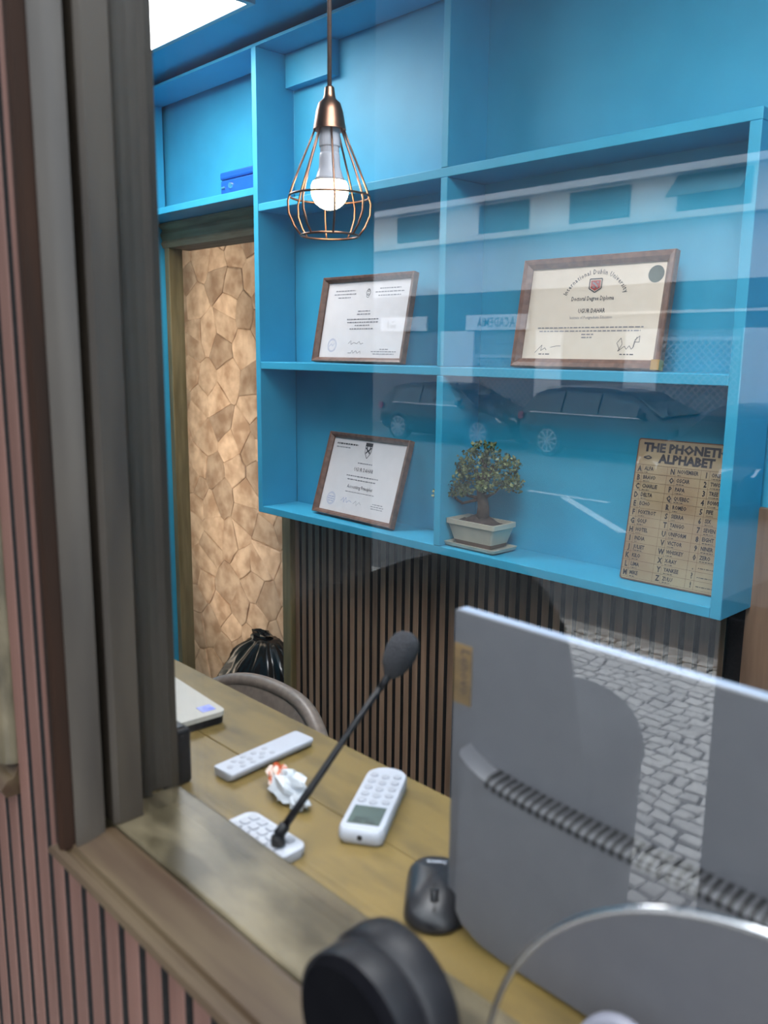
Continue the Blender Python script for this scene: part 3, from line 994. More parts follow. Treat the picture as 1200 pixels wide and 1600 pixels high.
mb = MB(); mb.loft(rloft([(0.112, 0.072, 0.0005), (0.126, 0.084, 0.004), (0.130, 0.088, 0.010), (0.120, 0.078, 0.010), (0.115, 0.073, 0.006)])); shade_auto(mb.build('tray', 'glaze', t), 40)
mb = MB()
mb.loft(rloft([(0.086, 0.056, 0.0075), (0.094, 0.062, 0.016)])); pot_base = mb.build('pot_foot', 'glaze_band', t)
mb = MB()
mb.loft(rloft([(0.095, 0.063, 0.016), (0.114, 0.078, 0.046), (0.122, 0.085, 0.048), (0.122, 0.085, 0.057), (0.110, 0.073, 0.057), (0.106, 0.070, 0.048)])); shade_auto(mb.build('pot', 'glaze', t), 40)
mb = MB()


def soil(u, v):
    x, y = (u - .5) * 0.106, (v - .5) * 0.069
    r = math.hypot(x / 0.053, y / 0.035)
    return (BX + x, BY + y, BZ + 0.050 + 0.022 * max(0, 1 - r) + 0.004 * noise.noise((x * 90, y * 90, 2)))


mb.grid(soil, 16, 12); mb.build('soil', 'soil', t, smooth=True)
mb = MB()
tr = [(BX + .004, BY, BZ + .055), (BX + .008, BY - .004, BZ + .085), (BX - .002, BY + .002, BZ + .115), (BX + .006, BY, BZ + .150), (BX + .002, BY, BZ + .19)]
mb.tube(tr, [.015, .012, .010, .007, .003], 8)
for e in ((-.055, -.008, .12), (.05, .004, .135), (-.03, .01, .16), (.035, -.012, .17), (-.075, -.01, .10), (.0, -.02, .16)):
    mb.tube([(BX + .002, BY, BZ + .10), (BX + e[0] * .6, BY + e[1] * .5, BZ + e[2] * .85), (BX + e[0], BY + e[1], BZ + e[2])], [.004, .003, .0015], 6)
mb.build('trunk', 'bark', t, smooth=True)
rl = random.Random(5)
mb = MB()
pads = [(-.062, -.012, .108, .030, .016), (-.082, -.010, .095, .022, .014), (-.045, 0, .135, .034, .018), (.0, -.012, .150, .038, .02), (.045, 0, .150, .034, .018), (.062, 0, .135, .026, .016),
        (-.02, 0, .175, .036, .018), (.028, 0, .180, .036, .018), (.0, 0, .198, .030, .014), (.02, -.02, .128, .026, .012), (-.035, -.02, .112, .026, .013), (.05, .01, .172, .026, .014), (-.055, .01, .155, .024, .014)]
for px, py, pz, pr_, ph in pads:
    for k in range(130):
        while True:
            q = Vector((rl.uniform(-1, 1), rl.uniform(-1, 1), rl.uniform(-1, 1)))
            if q.length < 1:
                break
        p = Vector((BX + px * 1.12 + q.x * pr_ * 1.1, BY + py + q.y * min(pr_, .03), BZ + pz + q.z * ph))
        ax = Vector((rl.uniform(-1, 1), rl.uniform(-1, 1), rl.uniform(-.2, 1))).normalized()
        bx_ = ax.cross(Vector((rl.uniform(-1, 1), rl.uniform(-1, 1), rl.uniform(-1, 1)))).normalized()
        l, w = rl.uniform(.006, .0095), rl.uniform(.0030, .0046)
        nn = ax.cross(bx_) * 0.0012
        mb.add([p, p + ax * l * .5 + bx_ * w + nn, p + ax * l, p + ax * l * .5 - bx_ * w + nn], [(0, 1, 2), (0, 2, 3)])
o = mb.build('foliage', 'leaf', t)
o['kind'] = 'stuff'
t.scale = (1.20, 1.0, 1.18)

# ================================================================== COUNTER
t = thing('counter', 'mustard-brown wooden counter top of joined planks behind the window sill', 'counter', (-0.4, 0.42, 0.0))
DZ = 1.30
for y0, y1 in ((0.3585, 0.4545), (0.4550, 0.548)):
    mb = MB(); mb.box(-1.35, 0.495, y0, y1, DZ - 0.032, DZ); mb.build('plank', 'desk', t, bevel=0.0012)
mb = MB(); mb.box(-1.35, -0.672, 0.3015, 0.358, DZ - 0.032, DZ); mb.build('plank', 'desk', t, bevel=0.0012)
mb = MB(); mb.box(-1.33, 0.49, 0.302, 0.33, 0.0, DZ - 0.040); mb.build('front_panel', 'desk', t)
for x in (-1.30, -0.4, 0.44):
    mb = MB(); mb.box(x - .02, x + .02, 0.335, 0.52, 0.0, DZ - 0.0325); mb.build('bracket', 'desk', t)

# ---- all-in-one computer, its back to the window
t = thing('desktop_computer', 'large silver-grey all-in-one computer with its vented back against the window', 'computer', (-0.17, 0.44, DZ))
AY = 0.425
mb = MB(); mb.box(-0.374, 0.055, AY, AY + 0.0028, DZ + 0.004, 1.5285); mb.build('rear_panel', 'silver', t, bevel=0.0008)
mb = MB(); mb.box(-0.374, 0.055, AY + 0.003, AY + 0.012, DZ + 0.004, 1.5285); mb.build('bezel', 'white_edge', t, bevel=0.0015)
mb = MB(); mb.box(-0.370, 0.051, AY + 0.0125, AY + 0.0155, DZ + 0.008, 1.5245); mb.build('screen', 'black_gloss', t)
# bulged lower housing with a curved upper lip
top = [(-0.356, 1.438), (-0.348, 1.4325), (-0.338, 1.4285), (-0.32, 1.4255), (-0.29, 1.4235), (-0.24, 1.422), (-0.16, 1.4215), (-0.05, 1.422), (0.03, 1.424)]
bot = [(0.03, 1.303), (-0.28, 1.3015), (-0.315, 1.3015), (-0.332, 1.303), (-0.350, 1.310), (-0.356, 1.318)]
hb = MB()
outl = bot + top[::1]
yb = AY - 0.016
ring0 = [(x, AY - 0.0003, z) for x, z in outl]
cx0, cz0 = -0.16, 1.365
ring1 = [(x + (cx0 - x) * 0.004, yb + 0.004, z + (cz0 - z) * 0.01) for x, z in outl]
ring2 = [(x + (cx0 - x) * 0.018, yb, z + (cz0 - z) * 0.04) for x, z in outl]
hb.loft([ring0, ring1, ring2][::-1])
shade_auto(hb.build('rear_housing', 'silver', t), 30)
# ventilation slots under the lip
for k in range(62):
    x = -0.330 + k * 0.0058
    if x > 0.02:
        break
    zz = None
    for (xa, za), (xb, zb) in zip(top[:-1], top[1:]):
        if xa <= x <= xb:
            zz = za + (zb - za) * (x - xa) / (xb - xa)
    mb = MB()
    ya, yc = AY - 0.0045, yb - 0.0007
    w_ = 0.0034
    ya = yb + 0.004
    p_ = [(AY - 0.0012, zz + 0.0012), (yb + 0.0040, zz + 0.0004), (yc, zz - 0.0022), (yc, zz - 0.0060), (AY - 0.0012, zz - 0.0060)]
    mb.prism(p_[::-1], 'x', x, x + w_)
    mb.build('vent_slot', 'dark_vent', t)
mb = MB(); mb.box(-0.373, -0.3575, AY - 0.0006, AY - 0.0001, 1.463, 1.5055); lp = mb.build('logo_plate', 'bronze', t)
tx = MB()
put_text(tx, 'Lenovo', 0, 0, 0.012, z=0, rot=-PI / 2, width=0.032)
tx.v = [(-0.3665 + x, AY - 0.0008, 1.486 + y) for x, y, z in tx.v]
tx.build('lettering', 'ink', lp)
mb = MB()
mb.tube([(-0.208 + 0.024 * math.cos(a), 0.383 + 0.006 * math.sin(a), DZ + 0.006 + 0.026 * math.sin(a)) for a in [PI * i / 16 for i in range(17)]], 0.0055, 10)
o = mb.build('stand_loop', 'tube_white', t, smooth=True)

# ---- mouse
ml = Vector((-0.388, 0.427, DZ))
ang = math.atan2(0.451 - 0.385, -0.416 + 0.358)      # long axis, front wheel end towards the sill corner
t = thing('computer_mouse', 'glossy black wireless mouse beside the computer on the counter', 'mouse', tuple(ml), (0, 0, ang - PI / 2))
mb = MB()
rings = []
for k in range(10):
    u = k / 9
    sc1 = max(0.03, (1 - u ** 2.6)) ** (1 / 2.2)
    rings.append([(x * sc1, y * sc1 + 0.003 * u, 0.002 + 0.020 * u) for x, y in rrect(0.044, 0.079, 0.0205, 8)])
mb.loft(rings)
body = mb.build('body', 'black_gloss', t, smooth=True, local=True)
mb = MB(); mb.prism(rrect(0.040, 0.075, 0.019, 8), 'z', 0.0003, 0.0022); mb.build('base', 'black_plastic', t, local=True)
mb = MB(); mb.lathe([(0.0, -0.003), (0.006, -0.003), (0.0068, 0.0), (0.006, 0.003), (0.0, 0.003)], (0, -0.020, 0.0166), 18, 'x'); mb.build('scroll_wheel', 'black_plastic', t, local=True, smooth=True)
mb = MB(); mb.box(-0.0004, 0.0004, -0.034, -0.028, 0.0160, 0.0178); mb.box(-0.0004, 0.0004, -0.012, 0.006, 0.0200, 0.0223); mb.build('button_seam', 'dark_vent', t, local=True)
tx = MB()
put_text(tx, 'hama', 0, 0.019, 0.007, z=0.0216, rot=PI, width=0.014, bold=0.01)
tx.build('logo_print', 'white_plastic', t, local=True)

# ---- air-conditioner remote
A0, A1 = Vector((-0.478, 0.432)), Vector((-0.543, 0.532))
ac = (A0 + A1) / 2
ang = math.atan2(A1.y - A0.y, A1.x - A0.x)
t = thing('air_conditioner_remote', 'thick white remote with a grey display and rows of round keys on the counter', 'remote', (ac.x, ac.y, DZ), (0, 0, ang - PI / 2))
mb = MB()


def acp(s):
    pts = []
    w, h = 0.038 * s, 0.114 * s
    for i in range(11):
        a = PI * i / 10
        pts.append((w / 2 * math.cos(a), h / 2 - 0.016 + 0.016 * math.sin(a)))
    pts += [(-w / 2, -h / 2 + .004), (-w / 2 + .004, -h / 2), (w / 2 - .004, -h / 2), (w / 2, -h / 2 + .004)]
    return pts


mb.loft([[(x, y, z) for x, y in acp(s)] for s, z in ((0.95, 0.0005), (0.985, 0.003), (1.0, 0.0075), (0.99, 0.0120), (0.96, 0.0142))])
shade_auto(mb.build('case', 'white_plastic', t, local=True), 50)
mb = MB(); mb.box(-0.0140, 0.0140, -0.047, -0.018, 0.0140, 0.0148); sc_ = mb.build('display', 'lcd', t, local=True, bevel=0.0006)
tx = MB(); rect(tx, -.009, -.002, -.045, -.043, .0150); rect(tx, .001, .009, -.045, -.043, .0150); rect(tx, -.009, .004, -.040, -.0385, .0150); tx.build('display_segments', 'dark_vent', sc_, local=True)
for r in range(5):
    for q in range(3):
        mb = MB(); mb.lathe([(0.0038, 0.0138), (0.0038, 0.0151), (0.0030, 0.0158), (0.0, 0.0159)], (-0.0108 + 0.0108 * q, -0.009 + 0.0116 * r - (0.002 if q == 1 else 0), 0), 12)
        mb.build('key', 'key', t, local=True, smooth=False)
mb = MB(); mb.lathe([(0.0, -0.0008), (0.0024, -0.0008), (0.0024, 0.0005)], (0.0, -0.0562, 0.0075), 12, 'y'); mb.build('emitter', 'dark_vent', t, local=True)

# ---- slim remote
S0, S1 = Vector((-0.651, 0.415)), Vector((-0.660, 0.520))
ac = (S0 + S1) / 2
ang = math.atan2(S1.y - S0.y, S1.x - S0.x)
t = thing('slim_remote', 'slim white stick remote lying between laptop and crumpled wrapper', 'remote', (ac.x, ac.y, DZ), (0, 0, ang - PI / 2))
mb = MB()
mb.loft([[(x, y, z) for x, y in rrect(0.0285 * s, 0.107 * (0.97 + .03 * s), 0.003, 3)] for s, z in ((0.62, 0.0005), (0.85, 0.002), (1.0, 0.0070), (0.98, 0.0085), (0.95, 0.009))])
shade_auto(mb.build('case', 'white_plastic', t, local=True), 45)
for k, (x, y) in enumerate([(0, -.044), (0.007, -.034), (-.007, -.034), (0, -.030), (.0075, -.022), (-.0075, -.022), (0, -.020), (.006, -.010), (-.006, -.010), (0, -.004), (-.006, .004), (.006, .004)]):
    mb = MB(); mb.lathe([(0.0032, 0.0085), (0.0032, 0.0094), (0.0, 0.0097)], (x, y, 0), 10); mb.build('key', 'key', t, local=True)

# ---- small remote with square keys, half hidden by the sill
t = thing('keypad_remote', 'small white keypad remote with square keys, half hidden behind the sill edge', 'remote', (-0.536, 0.3795, DZ), (0, 0, -PI / 2 + 0.02))
mb = MB()
mb.loft([[(x, y, z) for x, y in rrect(0.034 * s, 0.076 * (0.9 + .1 * s), 0.010 * s, 5)] for s, z in ((0.88, 0.0005), (1.0, 0.003), (1.0, 0.006), (0.95, 0.0085))])
shade_auto(mb.build('case', 'white_plastic', t, local=True), 45)
for r in range(5):
    for q in range(3):
        mb = MB(); mb.prism([(x - 0.009 + 0.009 * q, y - 0.026 + 0.0118 * r) for x, y in rrect(0.0072, 0.009, 0.0015, 2)], 'z', 0.0082, 0.0100)
        mb.build('key', 'key', t, local=True)

# ---- crumpled wrapper
t = thing('crumpled_wrapper', 'crumpled silver and orange-red sweet wrapper on the counter', 'wrapper', (-0.585, 0.440, DZ))
rw = random.Random(2)


def crum(cx, cy, cz, rx, ry, rz, seed, nu=9, nv=12, zmin=None):
    zmin = DZ + 0.0006 if zmin is None else zmin
    mb = MB()
    rr = random.Random(seed)
    vs = []
    for i in range(nu + 1):
        for j in range(nv):
            th = PI * i / nu
            ph = 2 * PI * j / nv
            k = 1 + rr.uniform(-.34, .28)
            vs.append((cx + rx * k * math.sin(th) * math.cos(ph), cy + ry * k * math.sin(th) * math.sin(ph), max(zmin, cz + rz * k * math.cos(th))))
    fs = []
    for i in range(nu):
        for j in range(nv):
            j2 = (j + 1) % nv
            fs.append((i * nv + j, (i + 1) * nv + j, (i + 1) * nv + j2))
            fs.append((i * nv + j, (i + 1) * nv + j2, i * nv + j2))
    return mb.add(vs, fs)


crum(-0.583, 0.440, DZ + 0.011, 0.021, 0.015, 0.012, 4).build('foil', 'wrapper', t)
crum(-0.600, 0.443, DZ + 0.012, 0.013, 0.010, 0.012, 9).build('printed_fold', 'wrapper_red', t)
crum(-0.562, 0.436, DZ + 0.006, 0.012, 0.009, 0.006, 12).build('foil', 'wrapper', t)

# ---- gooseneck microphone
t = thing('gooseneck_microphone', 'black gooseneck microphone with a foam windscreen leaning across the counter', 'microphone', (-0.517, 0.372, DZ))
mb = MB(); mb.lathe([(0.0058, 0.0104), (0.0058, 0.016), (0.004, 0.019), (0.0, 0.019)], (-0.514, 0.3775, DZ), 18); mb.build('base', 'black_plastic', t, smooth=False)
p0, p1 = Vector((-0.514, 0.378, DZ + 0.018)), Vector((-0.499, 0.487, 1.431))
mb = MB()
mb.tube([p0, p0.lerp(p1, .06)], .0048, 12)
mb.tube([p0.lerp(p1, .05), p0.lerp(p1, .3), p0.lerp(p1, .6) + Vector((0, 0, .001)), p1], [.0034, .0031, .0028, .0028], 10)
mb.tube([p0.lerp(p1, .90), p0.lerp(p1, 1.0)], .0034, 10)
mb.build('stem', 'black_plastic', t, smooth=True)
dv = (p1 - p0).normalized()
p2 = p1 + (dv + Vector((0, 0, .35))).normalized() * 0.036
mb = MB()
mb.tube([p1 - dv * .004, p1, p1.lerp(p2, .12), p1.lerp(p2, .3), p1.lerp(p2, .55), p1.lerp(p2, .75), p1.lerp(p2, .9), p1.lerp(p2, 1.0), p2 + (p2 - p1) * .05], [.004, .0075, .0105, .0128, .0140, .0134, .0112, .0075, .002], 20)
mb.build('windscreen', 'foam', t, smooth=True)

# ---- closed laptop and black box at the left end
t = thing('laptop', 'closed pale silver laptop with a violet sticker at the left end of the counter', 'laptop', (-0.905, 0.405, DZ), (0, 0, -0.07))
mb = MB(); mb.prism(rrect(0.285, 0.185, 0.008, 4), 'z', 0.0015, 0.0085); mb.build('base', 'black_plastic', t, local=True)
mb = MB(); mb.prism(rrect(0.287, 0.187, 0.008, 4), 'z', 0.0092, 0.0145); mb.build('lid', 'laptop', t, local=True)
mb = MB(); mb.box(0.118, 0.134, 0.070, 0.086, 0.0146, 0.0149); mb.build('sticker', 'sticker', t, local=True)
t = thing('card_terminal', 'small black box behind the left window jamb on the counter', 'box', (-0.70, 0.375, DZ))
mb = MB(); mb.box(-0.735, -0.6665, 0.362, 0.392, DZ + 0.0005, DZ + 0.054); mb.build('case', 'black_plastic', t, bevel=0.003)
mb = MB(); mb.box(-0.730, -0.672, 0.366, 0.388, DZ + 0.0542, DZ + 0.0552); mb.build('cover', 'black_gloss', t)

# ---- intercom speaker outside on the sill
PX, PZ = -0.281, 1.3665
t = thing('intercom_speaker', 'round black intercom speaker standing on the sill outside the glass', 'speaker', (PX, 0.29, 1.324))
mb = MB()
mb.lathe([(0.0, 0.2425), (0.03486, 0.2425), (0.03677, 0.2445), (0.03801, 0.248)], (PX + .004, 0, PZ + .003), 48, 'y')
shade_auto(mb.build('front_grille', 'puck', t), 30)
mb = MB()
mb.lathe([(0.03801, 0.248), (0.03868, 0.250), (0.03868, 0.266), (0.03820, 0.267), (0.03935, 0.268), (0.04059, 0.270), (0.04106, 0.282), (0.03963, 0.287), (0.0, 0.287)], (PX, 0, PZ + .001), 48, 'y')
shade_auto(mb.build('housing', 'black_plastic', t), 30)
mb = MB(); mb.box(PX - .012, PX + .012, 0.2875, 0.303, 1.3245, 1.36); mb.build('foot', 'black_plastic', t, bevel=0.002)

# ---- chair
CX, CY = -1.28, 0.95
t = thing('office_chair', 'taupe leather office chair whose curved backrest rises behind the counter', 'chair', (CX, CY - .2, 0.0))


def backfn(side):
    def fn(u, v):
        s = (u - .5) * 2
        hw = 0.235
        zt = 1.052 - 0.085 * abs(s) ** 3.2
        z = 0.66 + (zt - 0.66) * v
        bul = (1 - abs(s) ** 4) * (1 - abs(2 * v - 1) ** 4)
        y = CY - 0.075 * s * s + side * (0.012 + 0.020 * bul ** .5)
        return (CX + s * hw, y, z)
    return fn


mb = MB()
nu, nv = 24, 14
g1, g2 = backfn(-1), backfn(1)
mb.grid(lambda u, v: g1(u, v), nu, nv)
mb.grid(lambda u, v: g2(1 - u, v), nu, nv)
for k in range(nv):
    for u in (0.0, 1.0):
        q = [g1(u, k / nv), g2(u, k / nv), g2(u, (k + 1) / nv), g1(u, (k + 1) / nv)]
        mb.add(q if u else q[::-1], [(0, 1, 2, 3)])
mb.build('backrest', 'leather', t, smooth=True)
mb = MB(); mb.tube([Vector(g1((k + .0) / 24, 1.0)).lerp(Vector(g2(k / 24, 1.0)), .5) for k in range(25)], 0.0155, 12); mb.build('backrest_roll', 'leather', t, smooth=True)
mb = MB(); mb.box(CX - .23, CX + .23, CY - .36, CY - .06, 0.60, 0.66); mb.build('seat', 'leather', t, bevel=0.025, seg=4, smooth=True)
mb = MB(); mb.tube([(CX, CY - .2, .10), (CX, CY - .2, .60)], .025, 14); mb.build('column', 'black_plastic', t)
for k in range(5):
    a = 2 * PI * k / 5
    mb = MB(); mb.tube([(CX, CY - .2, .11), (CX + .24 * math.cos(a), CY - .2 + .24 * math.sin(a), .065)], [.022, .014], 8); mb.build('leg', 'black_plastic', t)
    mb = MB(); mb.lathe([(0, -.012), (.028, -.012), (.03, 0), (.028, .012), (0, .012)], (CX + .24 * math.cos(a), CY - .2 + .24 * math.sin(a), .031), 14, 'x'); mb.build('castor', 'black_plastic', t)

# ---- bin bag in the passage
GX, GYb = -2.62, 1.885
t = thing('bin_bag', 'full black plastic bin bag on the floor in the doorway before the stone wall', 'bag', (GX, GYb, 0.0))
mb = MB()
vs, fs = [], []
NU, NV = 30, 72
for i in range(NU + 1):
    u = i / NU
    for j in range(NV):
        a = 2 * PI * j / NV
        z = 0.001 + 0.60 * u
        r = 0.262 * max(0.05, (1 - u ** 3.2)) ** 0.5 * min(1, .8 + u * .8)
        r *= 1 + 0.10 * noise.noise((math.cos(a) * 2.2, math.sin(a) * 2.2, u * 4)) + 0.05 * noise.noise((math.cos(a) * 7, math.sin(a) * 7, u * 9)) * (1 + 2 * u)
        r *= 1 + 0.16 * max(0, u - .5) * math.sin(a * 13 + 4 * noise.noise((u * 3, a, 0)))
        vs.append((GX + r * math.cos(a) * 1.12, GYb + r * math.sin(a) * 0.66, z))
for i in range(NU):
    for j in range(NV):
        j2 = (j + 1) % NV
        fs.append((i * NV + j, i * NV + j2, (i + 1) * NV + j2, (i + 1) * NV + j))
fs.append(tuple(range(NV))[::-1]); fs.append(tuple(range(NU * NV, NU * NV + NV)))
mb.add(vs, fs)
mb.build('sack', 'bag', t, smooth=True)
crum(GX - 0.04, GYb, 0.600, 0.06, 0.035, 0.025, 8, zmin=0.0).build('knot', 'bag', t)

# ================================================================== THE STREET (seen mirrored in the glass)
GZ = -0.45
KY = -5.19
sw = struct('floor_pavement', 'pale limestone cobble pavement in front of the shop', 'pavement')
mb = MB(); mb.box(-26, 12, KY, 0.272, GZ - 0.15, GZ - 0.021); mb.build('bedding', 'joint', sw)
rc = random.Random(21)
CP = 0.098
cob = []
row = 0
y = -0.05
while y > KY + 0.16:
    hrow = CP * rc.uniform(0.82, 1.1)
    x = -9.0 + rc.uniform(0, CP)
    while x < 1.5:
        wv = CP * rc.uniform(0.8, 1.45)
        cob.append((x, y - hrow, x + wv, y))
        x += wv
    y -= hrow


def wob(px, py):
    return (px + 0.05 * noise.noise((px * 3.1, py * 3.1, 0)) + 0.018 * noise.noise((px * 9, py * 9, 5)),
            py + 0.06 * noise.noise((px * 2.7, py * 2.7, 9)) + 0.018 * noise.noise((px * 9, py * 9, 13)))


def cobble_mb(mb, c):
    x0, y0, x1, y1 = c
    g = 0.010
    corners = [(x0 + g, y0 + g), (x1 - g, y0 + g), (x1 - g, y1 - g), (x0 + g, y1 - g)]
    q = [wob(px + rc.uniform(-.007, .007), py + rc.uniform(-.007, .007)) for px, py in corners]
    mx = sum(p[0] for p in q) / 4
    my = sum(p[1] for p in q) / 4
    h = rc.uniform(-.003, .003)
    vs = [(p[0], p[1], GZ - 0.022) for p in q] + [(mx + (p[0] - mx) * .97, my + (p[1] - my) * .97, GZ - 0.004 + h) for p in q] + [(mx + (p[0] - mx) * .8, my + (p[1] - my) * .8, GZ + h) for p in q]
    fs = [(8, 9, 10, 11)]
    for a in range(2):
        for b in range(4):
            fs.append((a * 4 + b, a * 4 + (b + 1) % 4, a * 4 + 4 + (b + 1) % 4, a * 4 + 4 + b))
    mb.add(vs, fs)


def seen_score(c):
    x, yy = (c[0] + c[2]) / 2, .626 - (c[1] + c[3]) / 2    # mirrored position
    # strip of pavement that shows between the bins, mirrored over the computer
    t_ = (yy - 2.8) / 3.0
    xm = -1.45 - 2.05 * t_
    if -0.05 < t_ < 1.05 and abs(x - xm) < 0.35 + 0.30 * t_:
        return yy
    return 99


cob.sort(key=seen_score)
rest = MB()
for k, c in enumerate(cob):
    if k < 300:
        mb = MB(); cobble_mb(mb, c); mb.build('cobble', 'cobble', sw)
    else:
        cobble_mb(rest, c)
o = rest.build('cobbles', 'cobble', sw)
o['kind'] = 'stuff'
for k in range(24):
    x0 = -16 + k * 1.0
    mb = MB(); mb.box(x0 + .004, x0 + .996, KY, KY + 0.15, GZ - 0.10, GZ + 0.002); mb.build('kerb_stone', 'kerb', sw, bevel=0.01)
RZ = GZ - 0.005
road = struct('floor_road', 'grey asphalt street with white parking lines', 'road')
mb = MB(); mb.box(-60, 40, -17.9, KY - 0.001, RZ - 0.2, RZ); mb.build('carriageway', 'asphalt', road)


def road_line(ax, ay, bx, by, w):
    mb = MB()
    dx, dy = bx - ax, by - ay
    l = math.hypot(dx, dy)
    nx, ny = -dy / l * w / 2, dx / l * w / 2
    p = [(ax - nx, ay - ny), (bx - nx, by - ny), (bx + nx, by + ny), (ax + nx, ay + ny)]
    mb.prism(p, 'z', RZ + 0.0005, RZ + 0.004)
    mb.build('painted_line', 'road_paint', road)


road_line(-8.2, .626 - 11.0, -6.75, .626 - 11.0, 0.11)
road_line(-7.45, .626 - 10.9, -5.45, .626 - 9.25, 0.13)
road_line(-22, .626 - 12.3, -13.5, .626 - 12.3, 0.10)


# ---- cars
def car(label, name, L_, Wd, H_, paint, loc, rotz, estate=True):
    """nose towards +x in local space, origin on the ground in the middle"""
    t = thing(name, label, 'car', loc, (0, 0, rotz))
    hl = L_ / 2
    if estate:
        st = [(-1.0, .35, .62, .62), (-.985, .28, .70, .74), (-.95, .24, .66, .95), (-.86, .22, .64, 1.30), (-.74, .20, .63, 1.40), (-.4, .19, .61, H_), (-.05, .19, .60, H_ - .01), (.16, .19, .60, H_ - .08), (.32, .19, .60, 1.16), (.50, .20, .60, .93), (.70, .20, .59, .86), (.88, .22, .56, .78), (.96, .24, .52, .68), (1.0, .32, .50, .55)]
    else:
        st = [(-1.0, .35, .60, .62), (-.985, .28, .70, .78), (-.93, .24, .66, 1.05), (-.80, .22, .64, 1.30), (-.60, .20, .63, 1.40), (-.3, .19, .61, H_), (.0, .19, .60, H_ - .02), (.18, .19, .60, H_ - .13), (.36, .19, .60, 1.12), (.54, .20, .60, .92), (.72, .20, .59, .84), (.88, .22, .56, .75), (.96, .24, .52, .66), (1.0, .32, .50, .55)]
    rings = []
    hw = Wd / 2
    for u, zb, zs, zr in st:
        x = u * hl
        taper = 1.0 if abs(u) < .75 else 1.0 - .16 * ((abs(u) - .75) / .25) ** 2
        belt = min(.90, zr - .02) if zr > .92 else zr - .05
        rw_ = hw * (0.72 if zr > 1.1 else 0.86) * taper
        bw = hw * .97 * taper
        half = [(hw * .80 * taper, zb), (hw * .96 * taper, zb + .08), (hw * taper, zs * .85), (bw, belt), (rw_ + (bw - rw_) * .15, zr - .06 if zr > 1.1 else zr - .02), (rw_ * .85, zr)]
        ring = [(x, y_, z_) for y_, z_ in half] + [(x, -y_, z_) for y_, z_ in half[::-1]]
        rings.append(ring)
    mb = MB(); mb.loft(rings)
    body = shade_auto(mb.build('body', paint, t, local=True), 38)

    # side glass, slightly proud of the body
    def side_glass(u0, u1, top0, top1, s):
        mb2 = MB()
        hy = []
        for u, zt in ((u0, top0), (u1, top1)):
            x = u * hl
            yb, yt = hw * .975, hw * (.72 + .06)
            hy.append((x, yb, .93, x, yt, zt))
        a, b = hy
        vs_ = [(a[0], s * a[1] * 1.004, a[2]), (b[0], s * b[1] * 1.004, b[2]), (b[3], s * (b[4] + .03), b[5]), (a[3], s * (a[4] + .03), a[5])]
        vs_ += [(x_, y_ - s * .03, z_) for x_, y_, z_ in vs_]
        mb2.add(vs_, [(0, 1, 2, 3), (4, 7, 6, 5), (0, 4, 5, 1), (1, 5, 6, 2), (2, 6, 7, 3), (3, 7, 4, 0)])
        mb2.build('side_window', 'car_glass', t, local=True)
    for s in (-1, 1):
        if estate:
            side_glass(-.84, -.50, 1.24, H_ - .10, s)
            side_glass(-.48, -.12, H_ - .10, H_ - .10, s)
            side_glass(-.10, .26, H_ - .10, 1.16, s)
            mb = MB(); mb.tube([(hl * u, s * hw * .66, z_) for u, z_ in ((-.76, 1.41), (-.7, 1.445), (-.4, H_ + .035), (-.05, H_ + .03), (.08, H_ - .02))], .014, 6); mb.build('roof_rail', 'alloy', t, local=True)
        else:
            side_glass(-.72, -.30, 1.24, H_ - .10, s)
            side_glass(-.28, .30, H_ - .10, 1.10, s)
        mb = MB(); mb.tube([(hl * u, s * hw * .985, .915) for u in ((-.84, -.4, 0, .30) if estate else (-.72, -.3, 0, .34))], .013, 6); mb.build('window_trim', 'chrome', t, local=True)
        mb = MB(); mb.box(.30 * hl, .36 * hl, min(s * hw * .98, s * hw * 1.12), max(s * hw * .98, s * hw * 1.12), .93, 1.05); mb.build('wing_mirror', paint, t, local=True, bevel=.03)
        for u in (-.62, .62):
            mb = MB(); mb.lathe([(0, -.10), (.22, -.10), (.325, -.09), (.335, -.06), (.335, .06), (.325, .09), (.22, .10), (0, .10)], (u * hl, s * (hw - .085), .335), 28, 'y'); wh = mb.build('wheel', 'tyre', t, local=True)
            mb = MB()
            yy = s * (hw + .018)
            for k in range(10):
                a = 2 * PI * k / 10
                ca, sa = math.cos(a), math.sin(a)
                p = [(-.018, .05), (.018, .05), (.026, .235), (-.026, .235)]
                q = [(u * hl + px * ca - py * sa, yy, .335 + px * sa + py * ca) for px, py in p]
                mb.add(q + [(x_, y_ - s * .03, z_) for x_, y_, z_ in q], [(0, 1, 2, 3), (4, 7, 6, 5), (0, 4, 5, 1), (1, 5, 6, 2), (2, 6, 7, 3), (3, 7, 4, 0)])
            mb.tube([(u * hl + .235 * math.cos(2 * PI * k / 24), yy - s * .01, .335 + .235 * math.sin(2 * PI * k / 24)) for k in range(24)], .012, 6, closed=True)
            mb.lathe([(0, -.01), (.06, -.01), (.06, .012), (0, .012)], (u * hl, yy, .335), 14, 'y')
            mb.build('alloy_rim', 'alloy', wh, local=True)
        mb = MB(); mb.add([(hl * .985, s * hw * .50, .60), (hl * .90, s * hw * .965, .62), (hl * .84, s * hw * .985, .72), (hl * .96, s * hw * .50, .70), (hl * .95, s * hw * .50, .58), (hl * .87, s * hw * .90, .60), (hl * .81, s * hw * .90, .70), (hl * .92, s * hw * .50, .66)],
                          [(0, 1, 2, 3), (4, 7, 6, 5), (0, 4, 5, 1), (1, 5, 6, 2), (2, 6, 7, 3), (3, 7, 4, 0)]); mb.build('headlamp', 'headlamp', t, local=True)
        mb = MB(); mb.box(-hl * .985, -hl * .93, min(s * hw * .6, s * hw * .95), max(s * hw * .6, s * hw * .95), .74, .90); mb.build('tail_lamp', 'taillamp', t, local=True, bevel=.02)
